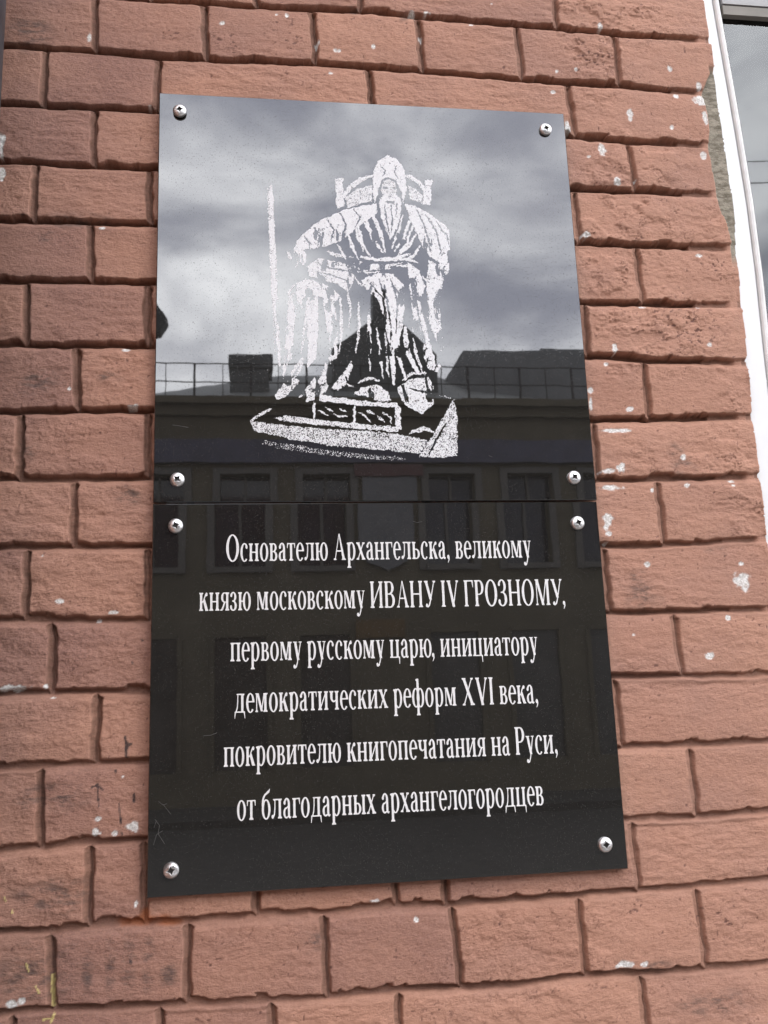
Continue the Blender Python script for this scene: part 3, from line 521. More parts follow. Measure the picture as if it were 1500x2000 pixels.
def build_wall():
    fx0, fx1, fz0, fz1 = -0.27, 0.735, -0.26, 1.19
    step = 0.00125
    xs = np.concatenate([np.arange(-1.6, fx0, 0.008), np.arange(fx0, fx1, step), [0.745, 0.76]])
    zs = np.concatenate([np.arange(-1.44, fz0, 0.008), np.arange(fz0, fz1, step), np.arange(fz1, 2.6, 0.008)])
    X, Z = np.meshgrid(xs, zs)           # rows are z
    X = X.astype(np.float64)
    Z = Z.astype(np.float64)
    # wander of the joints
    wx = X + 0.0026 * (fbm(X * 18, Z * 18, 3, 1) - 0.5) + 0.0028 * (vnoise(X * 95, Z * 95, 2) - 0.5)
    wz = Z + 0.0030 * (fbm(X * 14, Z * 20, 3, 4) - 0.5) + 0.0022 * (vnoise(X * 80, Z * 110, 7) - 0.5)
    beds = [(np.array([p[0] for p in b]), np.array([p[1] for p in b])) for b in BED]

    def bedz(k, x):
        if 0 <= k < len(beds):
            return np.interp(x, *beds[k])
        if k < 0:
            return np.interp(x, *beds[0]) + 0.0745 * (-k)
        return np.interp(x, *beds[-1]) - 0.0745 * (k - len(beds) + 1)

    DT = np.zeros(X.shape)               # distances to the middle of the joints above, below, left and right
    DB = np.zeros(X.shape)
    DL = np.zeros(X.shape)
    DR = np.zeros(X.shape)
    ID = np.zeros(X.shape, np.int32)
    TX = np.zeros(X.shape)
    TZ = np.zeros(X.shape)
    kmin = -int((2.6 - 1.0) / 0.0745) - 2
    kmax = len(beds) + int((1.44 - 0.15) / 0.0745) + 2
    rr = random.Random(9)
    for k in range(kmin, kmax):
        ztop = bedz(k - 1, wx)
        zbot = bedz(k, wx)
        if k < 0 or k > 16:
            off = 0.066 if k % 2 else 0.0
            vs_ = [(x + rr.uniform(-.006, .006),) * 2 for x in np.arange(-1.7 + off, 0.76, 0.133)]
        else:
            vs_ = list(PERP[k])
            x = vs_[0][0] - 0.132
            while x > -1.8:
                e = x + rr.uniform(-.008, .008)
                vs_.insert(0, (e, e))
                x -= 0.132 if rr.random() < .75 else 0.262
            if k == 16 or k == 15:
                pass
        vs_ = [(-3, -3)] + vs_ + [(3, 3)]
        rows = np.where((zs > zbot.min() - .01) & (zs < ztop.max() + .01))[0]
        if len(rows) == 0:
            continue
        r0, r1 = rows[0], rows[-1] + 1
        x_, z_ = wx[r0:r1], wz[r0:r1]
        zt, zb = ztop[r0:r1], zbot[r0:r1]
        inside = (z_ <= zt) & (z_ > zb)
        u = np.clip((zt - z_) / np.maximum(zt - zb, 1e-4), 0, 1)
        dl = np.full(x_.shape, 9.0)          # to the upright joint on the left
        dr = np.full(x_.shape, 9.0)          # to the upright joint on the right
        idx = np.zeros(x_.shape, np.int32)
        for i, (a, b) in enumerate(vs_):
            xv = a + (b - a) * u
            idx += (x_ > xv)
            dl = np.where(x_ > xv, np.minimum(dl, x_ - xv), dl)
            dr = np.where(x_ <= xv, np.minimum(dr, xv - x_), dr)
        for arr, val in ((DT, zt - z_), (DB, z_ - zb), (DL, dl), (DR, dr)):
            sub = arr[r0:r1]
            sub[inside] = val[inside]
        sub = ID[r0:r1]
        sub[inside] = ((k + 40) * 61 + idx * 7)[inside]
        zc = (zt + zb) / 2
        sub = TZ[r0:r1]
        sub[inside] = (z_ - zc)[inside]
    tab = np.random.default_rng(5).random((4096, 4))
    T = tab[ID % 4096]
    # chipped arrises: the lower edges have lost more
    hb, hv = 0.0036, 0.0030
    chipn = fbm(X * 55, Z * 75, 4, 11)
    big = fbm(X * 30, Z * 40, 5, 15, 0.6)
    ragged = 0.0024 * (chipn - 0.45) + 0.0008 * (fbm(X * 240, Z * 240, 2, 12) - 0.5)
    loss = 0.0034 * sstep(0.56, 0.74, big)
    soft = 0.6 + 0.9 * fbm(X * 9, Z * 9, 2, 17)          # some arrises are crisp, some rounded over
    et = sstep(0, 1, (DT - hb - 0.5 * ragged) / (0.0036 * soft))
    eb = sstep(0, 1, (DB - hb - ragged - loss) / 0.0021)
    el = sstep(0, 1, (DL - hv - 0.5 * ragged) / (0.0024 * soft))
    er = sstep(0, 1, (DR - hv - 0.5 * ragged) / (0.0015 * soft))
    t = et * eb * el * er
    pillow = 0.0005 * sstep(0.014, 0.0, np.minimum(np.minimum(DT, DB), np.minimum(DL, DR)) - 0.003)
    # struck joints: pressed in under the brick above and against the brick to the right, nearly flush on the other side
    sb = np.where(DB < DT, 0.5 - 0.5 * np.clip(DB / hb, 0, 1), 0.5 + 0.5 * np.clip(DT / hb, 0, 1))
    sv = np.where(DR < DL, 0.5 - 0.5 * np.clip(DR / hv, 0, 1), 0.5 + 0.5 * np.clip(DL / hv, 0, 1))
    in_bed = (np.minimum(DB, DT) - hb) < (np.minimum(DL, DR) - hv)
    vary = 0.75 + 0.5 * fbm(X * 7, Z * 11, 2, 19)
    high = sstep(0.1, 0.75, Z)
    deep_b = (0.0085 + 0.0060 * high) - (0.0066 + 0.0052 * high) * sstep(0.25, 1.0, sb)
    deep_v = 0.0058 - 0.0018 * sstep(0.2, 0.55, X) - 0.0012 * sstep(0.3, -0.1, Z) + 0.0010 * sv + 0.0042 * sstep(0.55, 0.9, sv)
    deep = np.where(in_bed, deep_b, deep_v) * vary
    face = 0.0085 + (T[..., 0] - 0.5) * 0.0032 + (T[..., 1] - 0.5) * 0.05 * TZ + pillow
    face = face + 0.0034 * (fbm(X * 13, Z * 22, 4, 21) - 0.5)
    rough = (0.0006 + 0.0022 * sstep(0.3, 0.75, fbm(X * 11, Z * 16, 3, 24))) * (fbm(X * 48, Z * 150, 5, 25, 0.66) - 0.5) + 0.0008 * (fbm(X * 260, Z * 330, 3, 28) - 0.5)
    # blistered paint: thin layers with raised broken edges
    pl = fbm(X * 34, Z * 52, 5, 31, 0.58)
    zone = sstep(0.42, 0.62, fbm(X * 6, Z * 6, 2, 35)) * (0.45 + 0.55 * sstep(0.4, 0.6, X))
    layer = 0.0009 * (sstep(0.530, 0.540, pl) + sstep(0.60, 0.61, pl) + sstep(0.44, 0.45, pl)) * zone
    lip = 0.0012 * np.exp(-((pl - 0.541) / 0.006) ** 2) * zone
    crack = (np.exp(-((pl - 0.534) / 0.0045) ** 2) + np.exp(-((pl - 0.603) / 0.005) ** 2)) * sstep(0.46, 0.60, fbm(X * 75, Z * 110, 3, 37)) * (0.35 + 0.65 * zone) * t
    mort = 0.0090 + deep + 0.0014 * (fbm(X * 40, Z * 60, 3, 41) - 0.5) + 0.0010 * (fbm(X * 200, Z * 200, 3, 43) - 0.5)
    mort = np.minimum(mort, np.where(X > 0.655, 0.0165, 1.0))
    Y = mort * (1 - t) + (face - rough - layer - lip + 0.0012 + 0.0006 * crack) * t

    A = {}
    A['joint'] = (1 - t ** 3) * np.where(in_bed, np.clip(deep / 0.012, 0.22, 0.75), 0.88 - 0.28 * sstep(0.2, 0.55, X) - 0.12 * sstep(0.3, -0.1, Z))
    A['crack'] = crack
    A['brick_tone'] = T[..., 2]
    A['brick_shade_tone'] = np.clip(0.7 * sstep(0.5, 1.0, T[..., 3]) * sstep(0.75, 0.3, X) + 0.75 * sstep(0.06, -0.22, X + 0.06 * (fbm(X * 9, Z * 9, 3, 91) - 0.5)) + 0.6 * sstep(0.05, -0.2, X) * sstep(0.8, 1.05, Z), 0, 1)  # random dark bricks, plus left and top-left shade put into the paint

    def blob(lst, warp, fr, seed, soft=0.12):
        out = np.zeros(X.shape)
        for cx, cz, a, b in lst:
            i0, i1 = np.searchsorted(xs, [cx - 2.0 * a, cx + 2.0 * a])
            j0, j1 = np.searchsorted(zs, [cz - 2.0 * b, cz + 2.0 * b])
            if i1 <= i0 or j1 <= j0:
                continue
            x_, z_ = X[j0:j1, i0:i1], Z[j0:j1, i0:i1]
            q = np.sqrt(((x_ - cx) / a) ** 2 + ((z_ - cz) / b) ** 2) + warp * (fbm(x_ * fr, z_ * fr, 3, seed) - 0.5) * 2
            out[j0:j1, i0:i1] = np.maximum(out[j0:j1, i0:i1], sstep(1 + soft, 1 - soft, q))
        return out

    chips = list(CHIP)
    for i in range(8):
        s = rr.uniform(0.0007, 0.0018)
        chips.append((rr.uniform(-.2, .72), rr.uniform(-.2, 1.15), s * rr.uniform(.8, 1.8), s))
    for i in range(120):
        s = rr.uniform(0.003, 0.008)
        z = rr.choice([rr.uniform(-1.4, -.3), rr.uniform(1.25, 2.5)])
        chips.append((rr.uniform(-1.5, .7), z, s * rr.uniform(.8, 1.8), s))
    chips = [(x, z, 0.95 * a, 0.95 * b_) for x, z, a, b_ in chips]
    A['chip'] = blob(chips, 0.75, 170, 51, 0.2) * (0.85 + 0.15 * vnoise(X * 120, Z * 120, 52))
    A['dirt'] = blob(DIRT, 0.5, 60, 55, 0.8) * 0.8
    sp = blob(SPECK, 0.3, 100, 57, 0.5)
    A['speck'] = 0.75 * sp * sstep(0.66, 0.72, fbm(X * 260, Z * 340, 3, 58))
    A['speck'] = np.maximum(A['speck'], 0.7 * sstep(0.86, 0.89, fbm(X * 210, Z * 210, 2, 59)) * t)
    A['rust'] = blob(RUST, 0.7, 90, 61, 0.7) * 0.75

    def strokes(lst, seed):
        out = np.zeros(X.shape)
        for w, pts in lst:
            for (ax, az), (bx, bz) in zip(pts[:-1], pts[1:]):
                i0, i1 = np.searchsorted(xs, [min(ax, bx) - 3 * w, max(ax, bx) + 3 * w])
                j0, j1 = np.searchsorted(zs, [min(az, bz) - 3 * w, max(az, bz) + 3 * w])
                x_, z_ = X[j0:j1, i0:i1], Z[j0:j1, i0:i1]
                L2 = (bx - ax) ** 2 + (bz - az) ** 2
                s = np.clip(((x_ - ax) * (bx - ax) + (z_ - az) * (bz - az)) / L2, 0, 1)
                dd = np.hypot(x_ - ax - s * (bx - ax), z_ - az - s * (bz - az))
                dd = dd + 0.8 * w * (vnoise(x_ * 400, z_ * 400, seed) - 0.5)
                out[j0:j1, i0:i1] = np.maximum(out[j0:j1, i0:i1], sstep(w * 1.25, w * 0.6, dd))
        return out
    A['ink'] = strokes(INK, 71) * (0.6 + 0.4 * vnoise(X * 90, Z * 90, 72))
    A['straw'] = strokes(STRAW, 73)
    Y = Y + 0.0004 * A['chip'] + 0.0006 * A['speck']
    Y = Y - 0.0006 * A['straw']
    # the end of the wall at the window: broken edge, a smear of cement, then the reveal
    ez = np.array([p[1] for p in EDGE])[::-1]
    ex = np.array([p[0] for p in EDGE])[::-1]
    edge = np.interp(Z, ez, ex) + 0.004 * (fbm(X * 0 + 3.1, Z * 60, 4, 81) - 0.5)
    white = np.interp(Z, WHITE_Z, WHITE_X) + 0.0016 * (fbm(X * 0 + 1.7, Z * 140, 3, 83) - 0.5)
    # the brick face turns the corner just past its joints
    near = sstep(edge - 0.012, edge - 0.004, X) * (X < edge + 0.004)
    A['joint'] = A['joint'] * (1 - near)
    Y = Y * (1 - near) + np.minimum(Y, 0.0125) * near
    cem_on = sstep(0.70, 0.73, Z) * sstep(1.0, 0.985, Z)
    cem = sstep(edge - 0.0005, edge + 0.0012, X) * cem_on
    ycem = 0.0145 + 0.0035 * (fbm(X * 60, Z * 60, 4, 85) - 0.5)
    Y = Y * (1 - cem) + ycem * cem
    A['cement'] = cem
    fill = (X >= edge) * (1 - cem_on)
    Y = Y * (1 - fill) + np.minimum(Y, 0.013) * fill
    drop = X > white
    Y = np.where(drop, 0.055, Y)
    for q in ('speck', 'dirt', 'chip'):
        A[q] = A[q] * (1 - 0.85 * cem)
    nz, nx = X.shape
    co = np.stack([X, Y, Z], -1).reshape(-1, 3).astype(np.float32)
    me = bpy.data.meshes.new('brick_face')
    me.vertices.add(nx * nz)
    me.vertices.foreach_set('co', co.ravel())
    i = np.arange(nz - 1)[:, None] * nx + np.arange(nx - 1)[None, :]
    q = np.stack([i, i + 1, i + nx + 1, i + nx], -1).reshape(-1, 4).astype(np.int32)
    nq = len(q)
    me.loops.add(nq * 4)
    me.loops.foreach_set('vertex_index', q.ravel())
    me.polygons.add(nq)
    me.polygons.foreach_set('loop_start', np.arange(0, nq * 4, 4, dtype=np.int32))
    me.polygons.foreach_set('use_smooth', np.ones(nq, bool))
    me.update()
    me.validate()
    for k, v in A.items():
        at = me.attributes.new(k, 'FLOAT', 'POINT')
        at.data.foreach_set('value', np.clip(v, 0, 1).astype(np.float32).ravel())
    return me


wall = empty('brick_wall', (0.0, 0.06, -1.45))
tag(wall, 'red-brown painted brick wall with flaking paint and white chips behind the black plaques', 'brick wall')
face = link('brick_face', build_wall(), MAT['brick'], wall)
face.location = (0, -0.06, 1.45)
# the body of the wall behind its face and the storeys above, out of the picture
MAT['upper'] = simple('plain_painted_wall', PAINT_C, 0.8, 0, 0.1, 4)
MB().box(-6.0, -1.6, -0.045, 0.3, 0.0, 11.5).box(-1.6, 0.745, -0.045, 0.3, 4.05, 11.5).box(0.745, 2.4, -0.045, 0.3, 4.4, 11.5) \
    .box(2.4, 6.0, -0.045, 0.3, 0.0, 11.5).box(0.745, 2.4, -0.045, 0.3, 0.0, 0.9).build('upper_wall', MAT['upper'], wall)

# unseen block added left of the picture to keep light off the left bricks
pr = MB().box(-1.2, SHADE_BLOCK_X, -SHADE_BLOCK_D - 0.06, 0.05, 0.0, 11.0)
pr.box(-1.25, SHADE_BLOCK_X + 0.03, -SHADE_BLOCK_D - 0.10, 0.05, 0.0, 0.28)
pr.build('shade_block', MAT['upper'], wall)

# ------------------------------------------------------------------ window at the right
win = empty('window', (0.74, 0.02, -0.55))
tag(win, 'white framed window with pale reflecting glass beside the brick wall', 'window')


def sheared(name, prof, mat, zs_, xf):
    """a vertical bar of profile [(dx, y)] whose x follows the slightly bowed frame"""
    vs_, fs_ = [], []
    n = len(prof)
    for z in zs_:
        x0 = xf(z)
        for dx, y in prof:
            vs_.append((x0 + dx - 0.74, y - 0.02, z + 0.55))
    for i in range(len(zs_) - 1):
        for k in range(n):
            k2 = (k + 1) % n
            fs_.append((i * n + k, i * n + k2, (i + 1) * n + k2, (i + 1) * n + k))
    fs_.append(tuple(range(n - 1, -1, -1)))
    fs_.append(tuple((len(zs_) - 1) * n + k for k in range(n)))
    b = MB()
    b.add(vs_, fs_)
    return b.build(name, mat, win)


bz = [-0.55, 0.2, 0.45, 0.60, 0.70, 0.80, 0.92, 1.03, 1.10, 1.6, 2.9]
bx = [0.7370, 0.7395, 0.7415, 0.7435, 0.7460, 0.7462, 0.7425, 0.7375, 0.7345, 0.730, 0.729]
xf = lambda z: float(np.interp(z, bz, bx))
zz = list(np.linspace(-0.55, 2.9, 70))
sheared('window_frame', [(-0.034, 0.0190), (-0.004, 0.0190), (-0.0015, 0.0205), (-0.0010, 0.024), (-0.0010, 0.052), (-0.034, 0.052)], MAT['frame'], zz, xf)
sheared('glazing_bead', [(0.0, 0.0265), (0.0, 0.0195), (0.0012, 0.0172), (0.0040, 0.0164), (0.0066, 0.0175), (0.0082, 0.0205), (0.0086, 0.0265)], MAT['bead'], zz, xf)
sheared('gasket', [(0.0087, 0.0262), (0.0089, 0.0222), (0.0104, 0.0225), (0.0108, 0.0262)], MAT['gasket'], zz, xf)
b = MB().box(0.0, 1.3, 0.007, 0.009, 0.0, 3.4)
b.build('glass_pane', MAT['glass'], win)
MB().box(0.006, 1.3, -0.002, 0.0066, 1.6345, 1.6482).build('head_rail', MAT['headbar'], win)
MB().box(0.006, 1.3, -0.001, 0.0066, 1.6484, 1.6502).build('head_gasket', MAT['gasket'], win)
MB().box(0.006, 1.3, -0.003, 0.0066, 1.6504, 1.73).build('head_cover', MAT['headcover'], win)


def blind_mesh(z0, z1, y0, mat, name):
    b = MB()
    n = 160
    vs_, fs_ = [], []
    for i in range(n + 1):
        z = z0 + (z1 - z0) * i / n
        y = y0 + 0.003 * math.sin(z * 19) + 0.002 * math.sin(z * 47 + 1)
        for x in (0.01, 1.3):
            vs_.append((x, y, z))
    for i in range(n):
        fs_.append((2 * i, 2 * i + 1, 2 * i + 3, 2 * i + 2))
    b.add(vs_, fs_, True)
    return b.build(name, mat, win)


blind_mesh(1.6176, 3.35, 0.053, MAT['blind'], 'roller_blind')
blind_mesh(0.05, 1.6776, 0.064, MAT['curtain'], 'curtain')
MB().box(-0.03, 1.62, 0.30, 0.32, -0.3, 3.6).build('room_back', MAT['room'], win)
MB().box(1.3, 1.62, -0.001, 0.05, 0.0, 3.4).build('window_frame', MAT['frame'], win)

# ------------------------------------------------------------------ downpipe at the left
pipe = empty('drainpipe', (-0.2225, -0.09, -1.45))
tag(pipe, 'dark blue-grey drainpipe standing at the left end of the brick wall', 'drainpipe')
MB().tube([(0, 0, 0.25), (0, 0, 9.5)], 0.065, 32).build('pipe_shaft', MAT['pipe'], pipe)
MB().tube([(0, 0, 4.15), (0, 0, 4.30)], 0.072, 32).build('pipe_joint', MAT['pipe'], pipe)
MB().tube([(0, 0, 0.30), (0, 0, 0.24), (0, -0.05, 0.16), (0, -0.16, 0.10)], [0.065, 0.066, 0.067, 0.068], 32).build('outlet', MAT['pipe'], pipe)
MB().box(-0.012, 0.012, 0.06, 0.10, 3.6, 3.63).tube([(0, 0, 3.6), (0, 0, 3.63)], 0.069, 32).build('bracket', MAT['iron'], pipe)
MB().box(-0.012, 0.012, 0.06, 0.10, 1.0, 1.03).tube([(0, 0, 1.0), (0, 0, 1.03)], 0.069, 32).build('bracket', MAT['iron'], pipe)

# ------------------------------------------------------------------ filled shapes from masks (marching squares)
def fill_mask(F, sx, sz):
    """F[row z, col x] in 0..1; returns verts (x, z) and faces of the region F > 0.5"""
    V, P = [], []
    full = (F > 0.5)
    c = full[:-1, :-1].astype(np.int8) + full[:-1, 1:] + full[1:, 1:] + full[1:, :-1]
    for j in range(c.shape[0]):
        row = c[j]
        i = 0
        idx = np.nonzero(row)[0]
        if len(idx) == 0:
            continue
        k = 0
        while k < len(idx):
            i = idx[k]
            if row[i] == 4:
                e = k
                while e + 1 < len(idx) and idx[e + 1] == idx[e] + 1 and row[idx[e + 1]] == 4:
                    e += 1
                i2 = idx[e] + 1
                b = len(V)
                V += [(i * sx, j * sz), (i2 * sx, j * sz), (i2 * sx, (j + 1) * sz), (i * sx, (j + 1) * sz)]
                P.append((b, b + 1, b + 2, b + 3))
                k = e + 1
                continue
            cor = ((i, j), (i + 1, j), (i + 1, j + 1), (i, j + 1))
            val = [F[y, x] for x, y in cor]
            poly = []
            for m in range(4):
                a, bb = val[m], val[(m + 1) % 4]
                (x0, y0), (x1, y1) = cor[m], cor[(m + 1) % 4]
                if a > 0.5:
                    poly.append((x0 * sx, y0 * sz))
                if (a > 0.5) != (bb > 0.5):
                    t = (0.5 - a) / (bb - a)
                    t = min(max(t, 0.02), 0.98)
                    poly.append(((x0 + (x1 - x0) * t) * sx, (y0 + (y1 - y0) * t) * sz))
            if len(poly) >= 3:
                b = len(V)
                V += poly
                P.append(tuple(range(b, b + len(poly))))
            k += 1
    return V, P


def inpoly(px, pz, poly):
    n = len(poly)
    ins = np.zeros(px.shape, bool)
    for i in range(n):
        x0, z0 = poly[i]
        x1, z1 = poly[(i + 1) % n]
        if z0 == z1:
            continue
        cond = ((z0 > pz) != (z1 > pz)) & (px < (x1 - x0) * (pz - z0) / (z1 - z0) + x0)
        ins ^= cond
    return ins


def blur3(F, n=1):
    for _ in range(n):
        G = np.pad(F, 1, mode='edge')
        F = (G[1:-1, :-2] + 2 * G[1:-1, 1:-1] + G[1:-1, 2:]) / 4
        G = np.pad(F, 1, mode='edge')
        F = (G[:-2, 1:-1] + 2 * G[1:-1, 1:-1] + G[2:, 1:-1]) / 4
    return F


# ------------------------------------------------------------------ a narrow serif Cyrillic alphabet, drawn stroke by stroke
S, TH, NV = 112, 34, 50          # stem, thin horizontal, thin upright
XH, CAP, DES = 450, 672, -205


class G:
    def __init__(s, w):
        s.w = w
        s.ops = []

    def poly(s, *p):
        s.ops.append((1, list(p)))
        return s

    def cut(s, *p):
        s.ops.append((0, list(p)))
        return s

    def rect(s, x0, y0, x1, y1):
        return s.poly((x0, y0), (x1, y0), (x1, y1), (x0, y1))

    def serif(s, x0, x1, y, up):
        """flat serif under/over a stem x0..x1, ending at y; up=1 for a foot"""
        d = 1 if up else -1
        e = 46
        return s.poly((x0 - e, y), (x1 + e, y), (x1 + e, y + d * 22), (x1, y + d * 52), (x0, y + d * 52), (x0 - e, y + d * 22))

    def stem(s, x, y0, y1, w=S, top=True, foot=True):
        s.rect(x, y0, x + w, y1)
        if foot:
            s.serif(x, x + w, y0, 1)
        if top:
            s.serif(x, x + w, y1, 0)
        return s

    def arc(s, cx, cy, rx, ry, wx, wy, a0=0, a1=360, n=40):
        out, inn = [], []
        for i in range(n + 1):
            t = R(a0 + (a1 - a0) * i / n)
            out.append((cx + rx * math.cos(t), cy + ry * math.sin(t)))
            inn.append((cx + (rx - wx) * math.cos(t), cy + (ry - wy) * math.sin(t)))
        if a1 - a0 >= 360:
            # a closed ring as two halves so that even-odd filling holds
            h = n // 2
            s.poly(*(out[:h + 1] + inn[:h + 1][::-1]))
            s.poly(*(out[h:] + inn[h:][::-1]))
        else:
            s.poly(*(out + inn[::-1]))
        return s

    def diag(s, x0, y0, x1, y1, w):
        return s.poly((x0, y0), (x0 + w, y0), (x1 + w, y1), (x1, y1))

    def ball(s, cx, cy, r):
        return s.poly(*[(cx + r * 1.15 * math.cos(R(a)), cy + r * math.sin(R(a))) for a in range(0, 360, 20)])

    def curve(s, pts, ws):
        """ribbon through points with widths"""
        L, Rr = [], []
        for i, p in enumerate(pts):
            a = pts[max(i - 1, 0)]
            b = pts[min(i + 1, len(pts) - 1)]
            dx, dy = b[0] - a[0], b[1] - a[1]
            d = math.hypot(dx, dy)
            nx, ny = -dy / d, dx / d
            w = ws[i] / 2
            L.append((p[0] + nx * w, p[1] + ny * w))
            Rr.append((p[0] - nx * w, p[1] - ny * w))
        return s.poly(*(L + Rr[::-1]))


def glyphs():
    A = {}
    # small letters
    A['о'] = G(490).arc(245, 222, 215, 238, 108, 32)
    A['п'] = G(575).stem(80, 0, XH).stem(383, 0, XH).rect(80, XH - 30, 480, XH)
    A['н'] = G(575).stem(80, 0, XH).stem(383, 0, XH).rect(150, 210, 420, 242)
    A['и'] = G(585).stem(80, 0, XH).stem(393, 0, XH).poly((180, 40), (180, 110), (400, 410), (400, 340))
    A['т'] = G(470).stem(179, 0, XH, top=False).rect(40, XH - 30, 430, XH).poly((28, XH), (28, 315), (50, 315), (84, XH - 26)).poly((442, XH), (442, 315), (420, 315), (386, XH - 26))
    A['г'] = G(430).stem(80, 0, XH).rect(80, XH - 30, 400, XH).poly((412, XH), (412, 305), (388, 305), (345, XH - 26))
    A['р'] = G(520).stem(80, DES, XH, top=False).poly((80, XH), (80, 385), (22, 418), (22, 432)).poly((80, 360), (192, 360), (192, XH + 12), (175, XH + 12)).arc(272, 222, 205, 238, 106, 32, -128, 140)
    A['с'] = G(440).arc(245, 222, 212, 238, 108, 30, 48, 312).ball(352, 356, 46)
    A['е'] = G(450).arc(238, 222, 208, 238, 106, 30, 4, 318).rect(120, 238, 440, 268)
    A['а'] = G(450).rect(262, 60, 366, 320).arc(210, 318, 156, 142, 104, 34, 0, 145).ball(102, 350, 48) \
        .arc(185, 118, 150, 128, 100, 36, 65, 310).curve([(215, 240), (262, 262), (300, 268)], [36, 34, 60]).curve([(262, 22), (300, 60), (320, 90)], [30, 40, 60]) \
        .curve([(314, 90), (330, 30), (370, 8), (425, 30)], [104, 84, 50, 18])
    A['в'] = G(480).stem(80, 0, XH).rect(80, XH - 30, 250, XH).rect(80, 0, 260, 30).rect(150, 222, 270, 250).arc(250, 340, 158, 110, 98, 30, -90, 90).arc(250, 120, 190, 130, 106, 30, -90, 90)
    A['к'] = G(520).stem(80, 0, XH).curve([(185, 210), (250, 235), (310, 330), (380, 415)], [36, 40, 44, 50]).ball(410, 405, 46).poly((235, 240), (325, 292), (478, 26), (505, 26), (505, 0), (352, 0))
    A['л'] = G(560).stem(370, 0, XH).rect(130, XH - 30, 480, XH).poly((96, XH), (96, XH - 22), (160, XH - 50), (215, XH - 50), (215, XH)).curve([(190, XH - 10), (185, 250), (158, 100), (95, 24)], [46, 48, 56, 50]).ball(70, 44, 46)
    A['м'] = G(690).stem(480, 0, XH).poly((80, 0), (126, 0), (126, XH), (80, XH)).serif(80, 126, 0, 1).poly((40, XH), (40, XH - 22), (190, XH - 22), (190, XH)).diag(300, 18, 92, XH, 112).poly((322, 18), (362, 18), (510, XH), (452, XH))
    A['у'] = G(480).diag(215, 0, 62, XH, 118).poly((20, XH), (20, XH - 22), (232, XH - 22), (232, XH)).poly((300, XH), (300, XH - 22), (468, XH - 22), (468, XH)).curve([(402, XH - 10), (300, 130), (225, -70), (165, -170), (95, -190)], [44, 46, 48, 50, 44]).ball(78, -158, 48)
    A['ф'] = G(680).stem(284, DES, 690, top=False).poly((284, 690), (284, 625), (226, 655), (226, 668)).arc(222, 222, 192, 238, 106, 32).arc(458, 222, 192, 238, 106, 32)
    A['х'] = G(510).diag(330, 0, 50, XH, 122).poly((62, 0), (112, 0), (420, XH), (370, XH)).serif(62, 106, 0, 1).serif(340, 440, 0, 1).serif(62, 160, XH, 0).serif(378, 418, XH, 0)
    A['ц'] = G(590).stem(80, 0, XH, foot=False).stem(383, 0, XH, foot=False).poly((36, 0), (36, 20), (80, 48), (80, 0)).rect(70, 0, 540, 30).poly((540, 30), (470, 30), (505, -20), (520, -150), (546, -150), (556, 30))
    A['ч'] = G(540).stem(345, 0, XH).stem(80, 290, XH, foot=False).arc(248, 300, 168, 122, 110, 36, 180, 275).curve([(250, 196), (310, 206), (370, 240)], [36, 34, 34])
    A['ь'] = G(480).stem(80, 0, XH).rect(80, 0, 270, 30).rect(150, 238, 270, 268).arc(255, 134, 190, 134, 108, 30, -90, 90)
    A['ы'] = G(680).stem(80, 0, XH).rect(80, 0, 270, 30).rect(150, 238, 260, 268).arc(245, 134, 178, 134, 104, 30, -90, 90).stem(490, 0, XH)
    A['ю'] = G(720).stem(80, 0, XH).rect(150, 210, 330, 242).arc(480, 222, 205, 238, 106, 32)
    A['я'] = G(500).stem(315, 0, XH).rect(220, XH - 30, 380, XH).rect(215, 196, 350, 226).arc(230, 323, 170, 127, 104, 30, 90, 270).poly((215, 215), (290, 215), (165, 26), (120, 0), (20, 0), (20, 24), (75, 32))
    A['з'] = G(400).arc(180, 338, 160, 122, 104, 30, -90, 148).ball(78, 372, 42).arc(180, 115, 182, 127, 108, 30, -150, 90).ball(66, 84, 44).rect(130, 218, 195, 248)
    A['д'] = G(575).rect(360, 20, 472, XH).rect(150, XH - 30, 472, XH).serif(380, 472, XH, 0).curve([(195, XH - 10), (190, 260), (165, 120), (110, 20)], [46, 46, 48, 52]).rect(40, 0, 540, 30).poly((40, 30), (26, -140), (52, -140), (96, 0), (96, 30)).poly((540, 30), (556, -140), (530, -140), (482, 0), (482, 30)).poly((130, XH), (130, XH - 20), (215, XH - 46), (215, XH))
    A['б'] = G(500).arc(252, 218, 215, 232, 108, 32).arc(300, 330, 262, 270, 92, 44, 100, 190).curve([(255, 570), (330, 606), (400, 630), (440, 690)], [50, 66, 62, 16])
    A[','] = G(240).ball(105, 48, 54).curve([(140, 50), (146, -10), (110, -70), (70, -110)], [60, 56, 34, 14])
    A[' '] = G(235)
    # capitals
    A['О'] = G(740).arc(370, 336, 330, 350, 132, 34)
    A['А'] = G(720).poly((330, CAP + 8), (375, CAP + 8), (640, 0), (505, 0)).poly((90, 0), (136, 0), (362, CAP), (330, CAP)).rect(180, 218, 520, 250).serif(80, 136, 0, 1).serif(515, 635, 0, 1)
    A['И'] = G(760).stem(88, 0, CAP, 126).stem(545, 0, CAP, 126).poly((200, 60), (200, 140), (560, 610), (560, 530))
    A['В'] = G(660).stem(88, 0, CAP, 126).rect(88, CAP - 32, 340, CAP).rect(88, 0, 350, 32).rect(180, 334, 350, 364).arc(335, 510, 212, 162, 122, 32, -90, 90).arc(340, 183, 255, 183, 130, 32, -90, 90)
    A['Н'] = G(760).stem(88, 0, CAP, 126).stem(545, 0, CAP, 126).rect(180, 322, 580, 356)
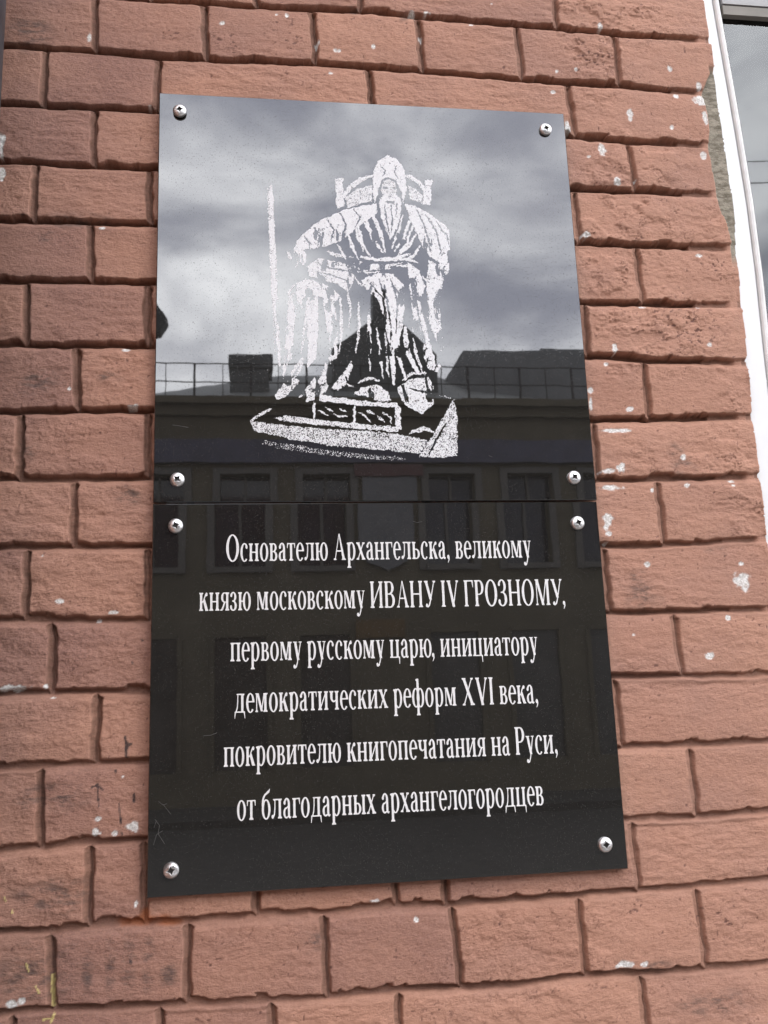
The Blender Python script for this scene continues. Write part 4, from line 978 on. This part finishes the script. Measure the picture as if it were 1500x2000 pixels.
    A['У'] = G(690).diag(325, 190, 95, CAP, 132).poly((582, CAP), (630, CAP), (420, 190), (330, 30), (240, -12), (170, 8), (250, 40), (330, 130)).ball(175, 42, 50).serif(110, 220, CAP, 0).serif(575, 632, CAP, 0)
    A['I'] = G(330).stem(102, 0, CAP, 126)
    A['V'] = G(700).diag(322, -8, 78, CAP, 132).poly((322, -8), (380, -8), (630, CAP), (580, CAP)).serif(92, 205, CAP, 0).serif(575, 632, CAP, 0)
    A['Г'] = G(580).stem(88, 0, CAP, 126).rect(88, CAP - 32, 540, CAP).poly((552, CAP), (552, 490), (526, 490), (470, CAP - 28))
    A['Р'] = G(580).stem(88, 0, CAP, 126).rect(88, CAP - 32, 320, CAP).rect(190, 292, 320, 322).arc(310, 482, 232, 190, 126, 32, -90, 90)
    A['З'] = G(540).arc(240, 508, 222, 176, 124, 32, -90, 150).ball(92, 560, 52).arc(240, 176, 258, 190, 130, 32, -152, 90).ball(74, 118, 54).rect(170, 332, 260, 364)
    A['М'] = G(900).stem(685, 0, CAP, 126).poly((110, 0), (156, 0), (156, CAP), (110, CAP)).serif(110, 156, 0, 1).diag(395, 0, 105, CAP, 130).poly((420, 0), (466, 0), (720, CAP), (660, CAP)).serif(110, 220, CAP, 0)
    A['Х'] = G(720).diag(500, 0, 80, CAP, 140).poly((92, 0), (146, 0), (602, CAP), (548, CAP)).serif(92, 142, 0, 1).serif(510, 632, 0, 1).serif(95, 210, CAP, 0).serif(552, 598, CAP, 0)
    A['X'] = A['Х']
    return A


GL = glyphs()
_gm = {}


def glyph_mesh(ch):
    if ch in _gm:
        return _gm[ch]
    g = GL[ch]
    cell = 8.0
    x0, z0 = -70.0, -260.0
    nx, nz = int((g.w + 160) / cell), int((760 + 260) / cell)
    acc = np.zeros((nz, nx), np.float32)
    for ax, az in ((.25, .25), (.75, .25), (.25, .75), (.75, .75)):
        px, pz = np.meshgrid(x0 + (np.arange(nx) + ax - .5) * cell, z0 + (np.arange(nz) + az - .5) * cell)
        m = np.zeros(px.shape, bool)
        for op, poly in g.ops:
            q = inpoly(px, pz, poly)
            m = (m | q) if op else (m & ~q)
        acc += m * 0.25
    V, P = fill_mask(np.clip(blur3(acc) + LETTER_W, 0, 1), cell, cell)
    V = np.array(V).reshape(-1, 2) + (x0, z0)
    _gm[ch] = (V, P)
    return _gm[ch]


def text_line(name, s, xl, xr, zl, zr, zscale, parent, y):
    adv = 0.0
    pen = []
    for i, ch in enumerate(s):
        if ch == ',' and s[i - 1] in 'Уую':
            adv -= 70
        pen.append(adv)
        adv += GL[ch].w
    first = glyph_mesh(s[0])[0][:, 0].min()
    last = pen[-1] + glyph_mesh(s[-1])[0][:, 0].max()
    k = (xr - xl) / (last - first)
    vs_, fs_ = [], []
    for ch, p in zip(s, pen):
        if ch == ' ':
            continue
        V, P = glyph_mesh(ch)
        b = len(vs_)
        for x, z in V:
            X = xl + (x + p - first) * k
            Z = zl + (zr - zl) * (X - xl) / (xr - xl) + z * zscale
            vs_.append((X, y, Z))
        fs_ += [tuple(i + b for i in f) for f in P]
    me = bpy.data.meshes.new(name)
    me.from_pydata(vs_, [], fs_)
    me.update()
    return link(name, me, MAT['paint'], parent)


# ------------------------------------------------------------------ the two plaques
up = empty('picture_plaque', (0.25, 0.0, 0.654))
tag(up, 'upper black polished stone plaque etched with a seated robed figure, reflecting clouds and roofs', 'plaque')
low = empty('text_plaque', (0.5, 0.0, 0.2), (0, 0, R(0.17)))
tag(low, 'lower black polished stone plaque with six lines of white Cyrillic lettering', 'plaque')
TH_P = 0.0062
MB().bbox(-0.25, 0.2507, 0.0, TH_P, 0.4031 - 0.654, 0.9058 - 0.654, 0.0008).build('stone_slab', MAT['stone'], up)
MB().bbox(-0.5, 0.0, 0.0, TH_P, -0.2, 0.4012 - 0.2, 0.0008).build('stone_slab', MAT['stone'], low)

TEXT = [('Основателю Архангельска, великому', 0.0782, 0.4178, 0.3371, 0.3368),
        ('князю московскому ИВАНУ IV ГРОЗНОМУ,', 0.0497, 0.4530, 0.2842, 0.2828),
        ('первому русскому царю, инициатору', 0.0824, 0.4176, 0.2303, 0.2282),
        ('демократических реформ XVI века,', 0.0865, 0.4138, 0.1770, 0.1761),
        ('покровителю книгопечатания на Руси,', 0.0754, 0.4316, 0.1229, 0.1222),
        ('от благодарных архангелогородцев', 0.0888, 0.4122, 0.0694, 0.0694)]
for s, xl, xr, zl, zr in TEXT:
    text_line('text_line', s, xl - 0.5, xr - 0.5, zl - 0.2, zr - 0.2, 4.32e-5, low, -0.00025)


def screw_mesh(rot, dent=0.0, seed=0):
    """pan-head screw, axis along -y, with a pressed cross"""
    nr, na = 26, 72
    Rr, Hh = 0.0079, 0.0042
    vs_, fs_, mi = [], [], []
    rr = random.Random(seed)
    for i in range(nr + 1):
        q = i / nr
        r = Rr * q
        for a in range(na):
            t = 2 * math.pi * a / na
            h = 0.0012 + Hh * math.sqrt(max(0.0, 1 - (q * 0.985) ** 2.3))
            # four-pointed recess
            ca, sa = math.cos(t - rot), math.sin(t - rot)
            star = (abs(ca * q) ** 0.62 + abs(sa * q) ** 0.62)
            rec = 1 - min(max((star - 0.66) / 0.10, 0), 1)
            rec = rec * rec * (3 - 2 * rec)
            h -= rec * 0.0032
            if dent and q > .3:
                h -= dent * 0.0005 * (math.sin(2 * t + 3 * q) + 0.5 * math.sin(3 * t - 6 * q)) * (1 - rec)
            vs_.append((r * math.cos(t), -h, r * math.sin(t)))
            if i < nr:
                a2 = (a + 1) % na
                fs_.append((i * na + a, (i + 1) * na + a, (i + 1) * na + a2, i * na + a2))
                mi.append(1 if rec > 0.45 else 0)
    b = len(vs_)
    for a in range(na):
        t = 2 * math.pi * a / na
        vs_.append((Rr * math.cos(t), 0.0, Rr * math.sin(t)))
    for a in range(na):
        a2 = (a + 1) % na
        fs_.append((nr * na + a, b + a, b + a2, nr * na + a2))
        mi.append(0)
    me = bpy.data.meshes.new('screw')
    me.from_pydata(vs_, [], fs_)
    me.polygons.foreach_set('use_smooth', [True] * len(fs_))
    me.polygons.foreach_set('material_index', mi)
    me.update()
    return me


def screw(parent, x, z, rot, dent=0.0, lift=0.0, seed=0):
    o = link('screw', screw_mesh(R(rot), dent, seed), [MAT['steel'], MAT['recess']], parent)
    pl = parent.location
    o.location = (x - pl.x, -lift, z - pl.z)
    if lift:
        MB().tube([(0, -0.0002, 0), (0, lift, 0)], 0.0068, 32).build('collar', MAT['recess'], o)
    return o


screw(up, 0.0242, 0.8803, 10, lift=0.0022)
screw(up, 0.4744, 0.8803, 16, lift=0.0008)
screw(up, 0.0256, 0.4282, 48)
screw(up, 0.4747, 0.4295, 38)
screw(low, 0.0245, 0.3764, 22)
screw(low, 0.4746, 0.3758, 20)
screw(low, 0.0235, 0.0251, 12, dent=1.0, seed=3)['label'] = 'dented screw with dried glue round its head'
screw(low, 0.4761, 0.0259, 6)

# ------------------------------------------------------------------ etched picture: a plain seated robed elder with a staff on a stepped plinth
def etched_picture():
    cell = 0.00045
    x0, z0, x1, z1 = 0.095, 0.440, 0.345, 0.845
    nx, nz = int((x1 - x0) / cell), int((z1 - z0) / cell)
    PX, PZ = np.meshgrid(x0 + np.arange(nx) * cell, z0 + np.arange(nz) * cell)
    rag = (fbm(PX * 420, PZ * 420, 3, 101) - 0.5) * 0.0030 + (fbm(PX * 150, PZ * 150, 2, 103) - 0.5) * 0.0016
    rag2 = (fbm(PX * 420, PZ * 420, 3, 107) - 0.5) * 0.0030 + (fbm(PX * 150, PZ * 150, 2, 109) - 0.5) * 0.0016
    QX, QZ = PX + rag, PZ + rag2
    M = np.zeros(PX.shape, np.float32)

    def box(poly, m=0.004):
        xs_ = [p[0] for p in poly]
        zs_ = [p[1] for p in poly]
        i0 = max(int((min(xs_) - m - x0) / cell), 0)
        i1 = min(int((max(xs_) + m - x0) / cell) + 1, nx)
        j0 = max(int((min(zs_) - m - z0) / cell), 0)
        j1 = min(int((max(zs_) + m - z0) / cell) + 1, nz)
        return slice(j0, j1), slice(i0, i1)

    for dens, poly in ETCH_POLY:
        s = box(poly)
        q = inpoly(QX[s], QZ[s], poly)
        if dens >= 0:
            M[s] = np.where(q, np.maximum(M[s], dens), M[s])
        else:
            M[s] = np.where(q, 0, M[s])
    for dens, w, pts in ETCH_LINE:
        n = len(pts)
        s = box(pts, w * 2 + 0.003)
        qx, qz = QX[s], QZ[s]
        best = np.zeros(qx.shape, bool)
        for i in range(n - 1):
            (ax, az), (bx, bz) = pts[i], pts[i + 1]
            L2 = (bx - ax) ** 2 + (bz - az) ** 2 + 1e-12
            t = np.clip(((qx - ax) * (bx - ax) + (qz - az) * (bz - az)) / L2, 0, 1)
            u = (i + t) / (n - 1)
            ww = w * (0.30 + 0.70 * np.sin(math.pi * np.clip(u * 0.86 + 0.10, 0, 1)))
            best |= np.hypot(qx - ax - t * (bx - ax), qz - az - t * (bz - az)) < ww
        if dens >= 0:
            M[s] = np.where(best, np.maximum(M[s], dens), M[s])
        else:
            M[s] = np.where(best, 0, M[s])
    # broken drapery: the tool marks leave long dark gaps that run with the cloth
    fold = fbm(PX * 150 + 2.2 * fbm(PX * 30, PZ * 30, 2, 111), PZ * 55, 3, 113)
    fine = fbm(PX * 330, PZ * 330, 3, 117)
    cloth = (PZ > 0.520) & (PZ < 0.735) & (PX > 0.135)
    M = np.where(cloth, M * (0.06 + 0.94 * sstep(0.355, 0.385, fold)) * (0.62 + 0.38 * sstep(0.30, 0.40, fine)), M * (0.75 + 0.25 * sstep(0.34, 0.44, fine)))
    grain = np.random.default_rng(7).random(PX.shape).astype(np.float32)
    grain = 0.55 * blur3(grain, 1) + 0.45 * grain
    grain = (grain - grain.min()) / (grain.max() - grain.min())
    med = np.sort(grain.ravel())
    rank = np.searchsorted(med, grain.ravel()).reshape(grain.shape) / grain.size
    F = np.clip(0.5 + (M - rank) * 3, 0, 1) * (M > 0)
    F[0, :] = F[-1, :] = 0
    F[:, 0] = F[:, -1] = 0
    V, P = fill_mask(F.astype(np.float32), cell, cell)
    vs_ = [(x + x0 - 0.25, -0.0002, z + z0 - 0.654) for x, z in V]
    me = bpy.data.meshes.new('etched_picture')
    me.from_pydata(vs_, [], P)
    me.update()
    return me


link('etched_picture', etched_picture(), MAT['etch'], up)


# hairline scratches
def scratch(parent, w, pts):
    b = MB()
    for (ax, az), (bx, bz) in zip(pts[:-1], pts[1:]):
        L = math.hypot(bx - ax, bz - az)
        nx, nz = -(bz - az) / L * w, (bx - ax) / L * w
        o = parent.location
        b.add([(ax - nx - o.x, -0.0002, az - nz - o.z), (bx - nx - o.x, -0.0002, bz - nz - o.z), (bx + nx - o.x, -0.0002, bz + nz - o.z), (ax + nx - o.x, -0.0002, az + nz - o.z)], [(0, 1, 2, 3)])
    return b.build('scratch', MAT['scratch'], parent)


MAT['scratch'] = simple('scratched_stone', (0.095, 0.092, 0.086), 0.8, 0, 0.2, 400)
for o, w, pts in SCRATCH:
    scratch(up if o else low, w, pts)

# ------------------------------------------------------------------ the street and the houses across it (seen mirrored in the stone)
g = MB().add([(-120, -140, -1.60), (120, -140, -1.60), (120, 12, -1.60), (-120, 12, -1.60)], [(0, 1, 2, 3)]).build('road', MAT['asphalt'])
tag(g, kind='structure')
pv = MB().box(-60, 60, -3.0, 0.3, -1.75, -1.45).build('pavement', MAT['pavement'])
tag(pv, kind='structure')
pv = MB().box(-60, 60, -20.0, -17.0, -1.75, -1.46).build('pavement', MAT['asphalt'])
tag(pv, kind='structure')

bl = empty('shop_building', (2.5, -20.0, -1.46))
tag(bl, 'dark two storey shop building with a gabled middle across the street, mirrored in the stone', 'building')
OX, OY, OZ = 2.5, -20.0, -1.46


def P3(b):
    b.v = [(x - OX, y - OY, z - OZ) for x, y, z in b.v]
    return b


# facade in piers and bands round its openings
wx_up = [(-9.6, -8.3), (-6.9, -5.6), (-4.1, -2.95), (-2.55, -1.40), (-0.62, 0.50), (1.22, 2.32), (4.12, 5.22), (5.98, 7.08), (7.82, 8.95), (10.2, 11.3), (12.5, 13.6), (14.8, 15.9)]
wz0, wz1 = 3.58, 5.70
lz0, lz1 = -0.75, 2.05
b = MB()
x = -14.0
for a, c in wx_up + [(20.0, 20.0)]:
    b.box(x, a, -20.4, -20.0, -1.46, 7.45)
    if c > a:
        b.box(a, c, -20.4, -20.0, wz1, 7.45)
        b.box(a, c, -20.4, -20.0, lz1, wz0)
        b.box(a, c, -20.4, -20.0, -1.46, lz0)
    x = c
P3(b).build('wall', MAT['facade'], bl)
for a, c in wx_up:
    f = P3(MB().box(a - 0.16, a, -20.0, -19.93, wz0 - .12, wz1 + .14).box(c, c + .16, -20.0, -19.93, wz0 - .12, wz1 + .14)
           .box(a, c, -20.0, -19.93, wz1, wz1 + .14).box(a, c, -20.0, -19.90, wz0 - .12, wz0).box((a + c) / 2 - .03, (a + c) / 2 + .03, -20.25, -20.19, wz0, wz1)).build('window', MAT['trim'], bl)
    P3(MB().box(a, c, -20.30, -20.26, wz0, wz1)).build('pane', MAT['darkpane'], f)
    f = P3(MB().box(a - 0.1, a, -20.0, -19.95, lz0, lz1).box(c, c + .1, -20.0, -19.95, lz0, lz1).box(a, c, -20.0, -19.95, lz1, lz1 + .1)).build('shop_window', MAT['facade'], bl)
    P3(MB().box(a, c, -20.10, -20.06, lz0, lz1)).build('pane', MAT['shop'], f)
P3(MB().box(-14, 20, -20.0, -19.82, 5.93, 6.47)).build('fascia', MAT['fascia'], bl)
P3(MB().box(-14, 20, -20.0, -19.70, 7.28, 7.45).box(-14, 20, -20.0, -19.86, 7.05, 7.28)).build('cornice', MAT['facade'], bl)
P3(MB().box(2.40, 4.0, -20.0, -19.86, 5.62, 5.90)).build('sign_header', MAT['maroon'], bl)
P3(MB().prism([(2.58, 5.6), (3.84, 5.6), (3.84, 4.1), (3.66, 3.65), (3.21, 3.45), (2.76, 3.65), (2.58, 4.1)], -19.90, -20.0)).build('sign_board', MAT['sign'], bl)
P3(MB().box(2.45, 3.55, -20.0, -19.88, 1.95, 2.35)).build('shop_sign', MAT['amber'], bl)
rf = MB()
ridge = [(-14.0, 8.6), (-2.5, 9.37), (-0.54, 9.71), (0.66, 9.91), (5.27, 10.07), (6.39, 9.6), (9.0, 9.3), (20.0, 9.0)]
vs_, fs_ = [], []
for x, z in ridge:
    vs_ += [(x, -20.05, 7.46), (x, -25.0, z), (x, -30.0, 7.46)]
for i in range(len(ridge) - 1):
    k = 3 * i
    fs_ += [(k, k + 3, k + 4, k + 1), (k + 1, k + 4, k + 5, k + 2)]
rf.add(vs_, fs_)
P3(rf).build('roof', MAT['greyroof'], bl)
P3(MB().prism([(2.06, 7.4), (2.10, 9.36), (3.54, 10.44), (4.78, 9.26), (4.78, 7.4)], -21.5, -25.5)).build('gable', MAT['darkroof'], bl)
P3(MB().box(3.19, 3.53, -21.9, -21.45, 9.9, 10.98)).build('chimney', MAT['darkroof'], bl)
ch = P3(MB().box(-0.43, 0.53, -22.3, -21.5, 7.9, 8.81)).build('chimney', MAT['darkroof'], bl)
P3(MB().box(-0.46, 0.63, -22.4, -21.45, 8.811, 9.16)).build('chimney_cap', MAT['darkroof'], ch)

rl = empty('roof_railing', (-2.0, -19.85, 7.46))
tag(rl, 'thin dark iron railing along the roof edge of the shop building', 'railing')
for z in (8.27, 7.83):
    MB().box(-12.0, 22.0, -0.018, 0.018, z - 7.46 - .009, z - 7.46 + .009).build('rail', MAT['iron'], rl)
x = -12.62 + 2.0
k = 0
while x < 20:
    t = 0.026 if k % 2 == 0 else 0.009
    MB().box(x - t, x + t, -0.02, 0.02, 0.0, 0.82).build('post', MAT['iron'], rl)
    x += 0.635
    k += 1

hb = empty('flat_roofed_house', (9.5, -24.0, -1.46))
tag(hb, 'dark house with a sloping end and a taller flat block behind the shop roof', 'building')
MB().prism([(-3.9, 8.0), (-3.9, 11.1), (-3.42, 11.85), (8.0, 11.95), (8.0, 8.0)], 0.0, -6.0).build('mansard_roof', MAT['slateroof'], hb)
MB().box(-0.8, 8.0, -7.0, -1.0, 7.9, 12.36).build('upper_block', MAT['slateroof'], hb)
MB().box(-3.8, 8.0, -6.0, -0.2, 0.0, 8.0).build('wall', MAT['facade'], hb)

lp = empty('street_lamp', (-2.80, -18.2, -1.46))
tag(lp, 'dark street lamp with a bent head on the far pavement', 'street lamp')
MB().tube([(0, 0, 0), (0, 0, 7.0)], [0.09, 0.06], 16).build('pole', MAT['iron'], lp)
MB().tube([(0, 0, 7.0), (0.03, 0, 8.6), (0.25, 0, 9.6), (0.55, 0, 9.9)], 0.05, 12).build('arm', MAT['iron'], lp)
MB().prism([(0.50, 9.55), (1.02, 9.72), (1.16, 10.0), (0.95, 10.35), (0.60, 10.6), (0.42, 10.3)], -0.18, 0.18).build('lamp_head', MAT['iron'], lp)

for i, (za, zb, lab) in enumerate(((11.45, 11.2, 'upper black cable strung across the street in front of the window'), (10.95, 10.7, 'lower black cable strung across the street in front of the window'))):
    pts = [(9.6 + 24 * t, -16.0 + 5 * t, za + (zb - za) * t - 0.9 * t * (1 - t)) for t in [k / 24 for k in range(25)]]
    tag(MB().tube(pts, 0.010, 8).build('overhead_cable', MAT['cable']), lab, 'cable', 'cables over the street')
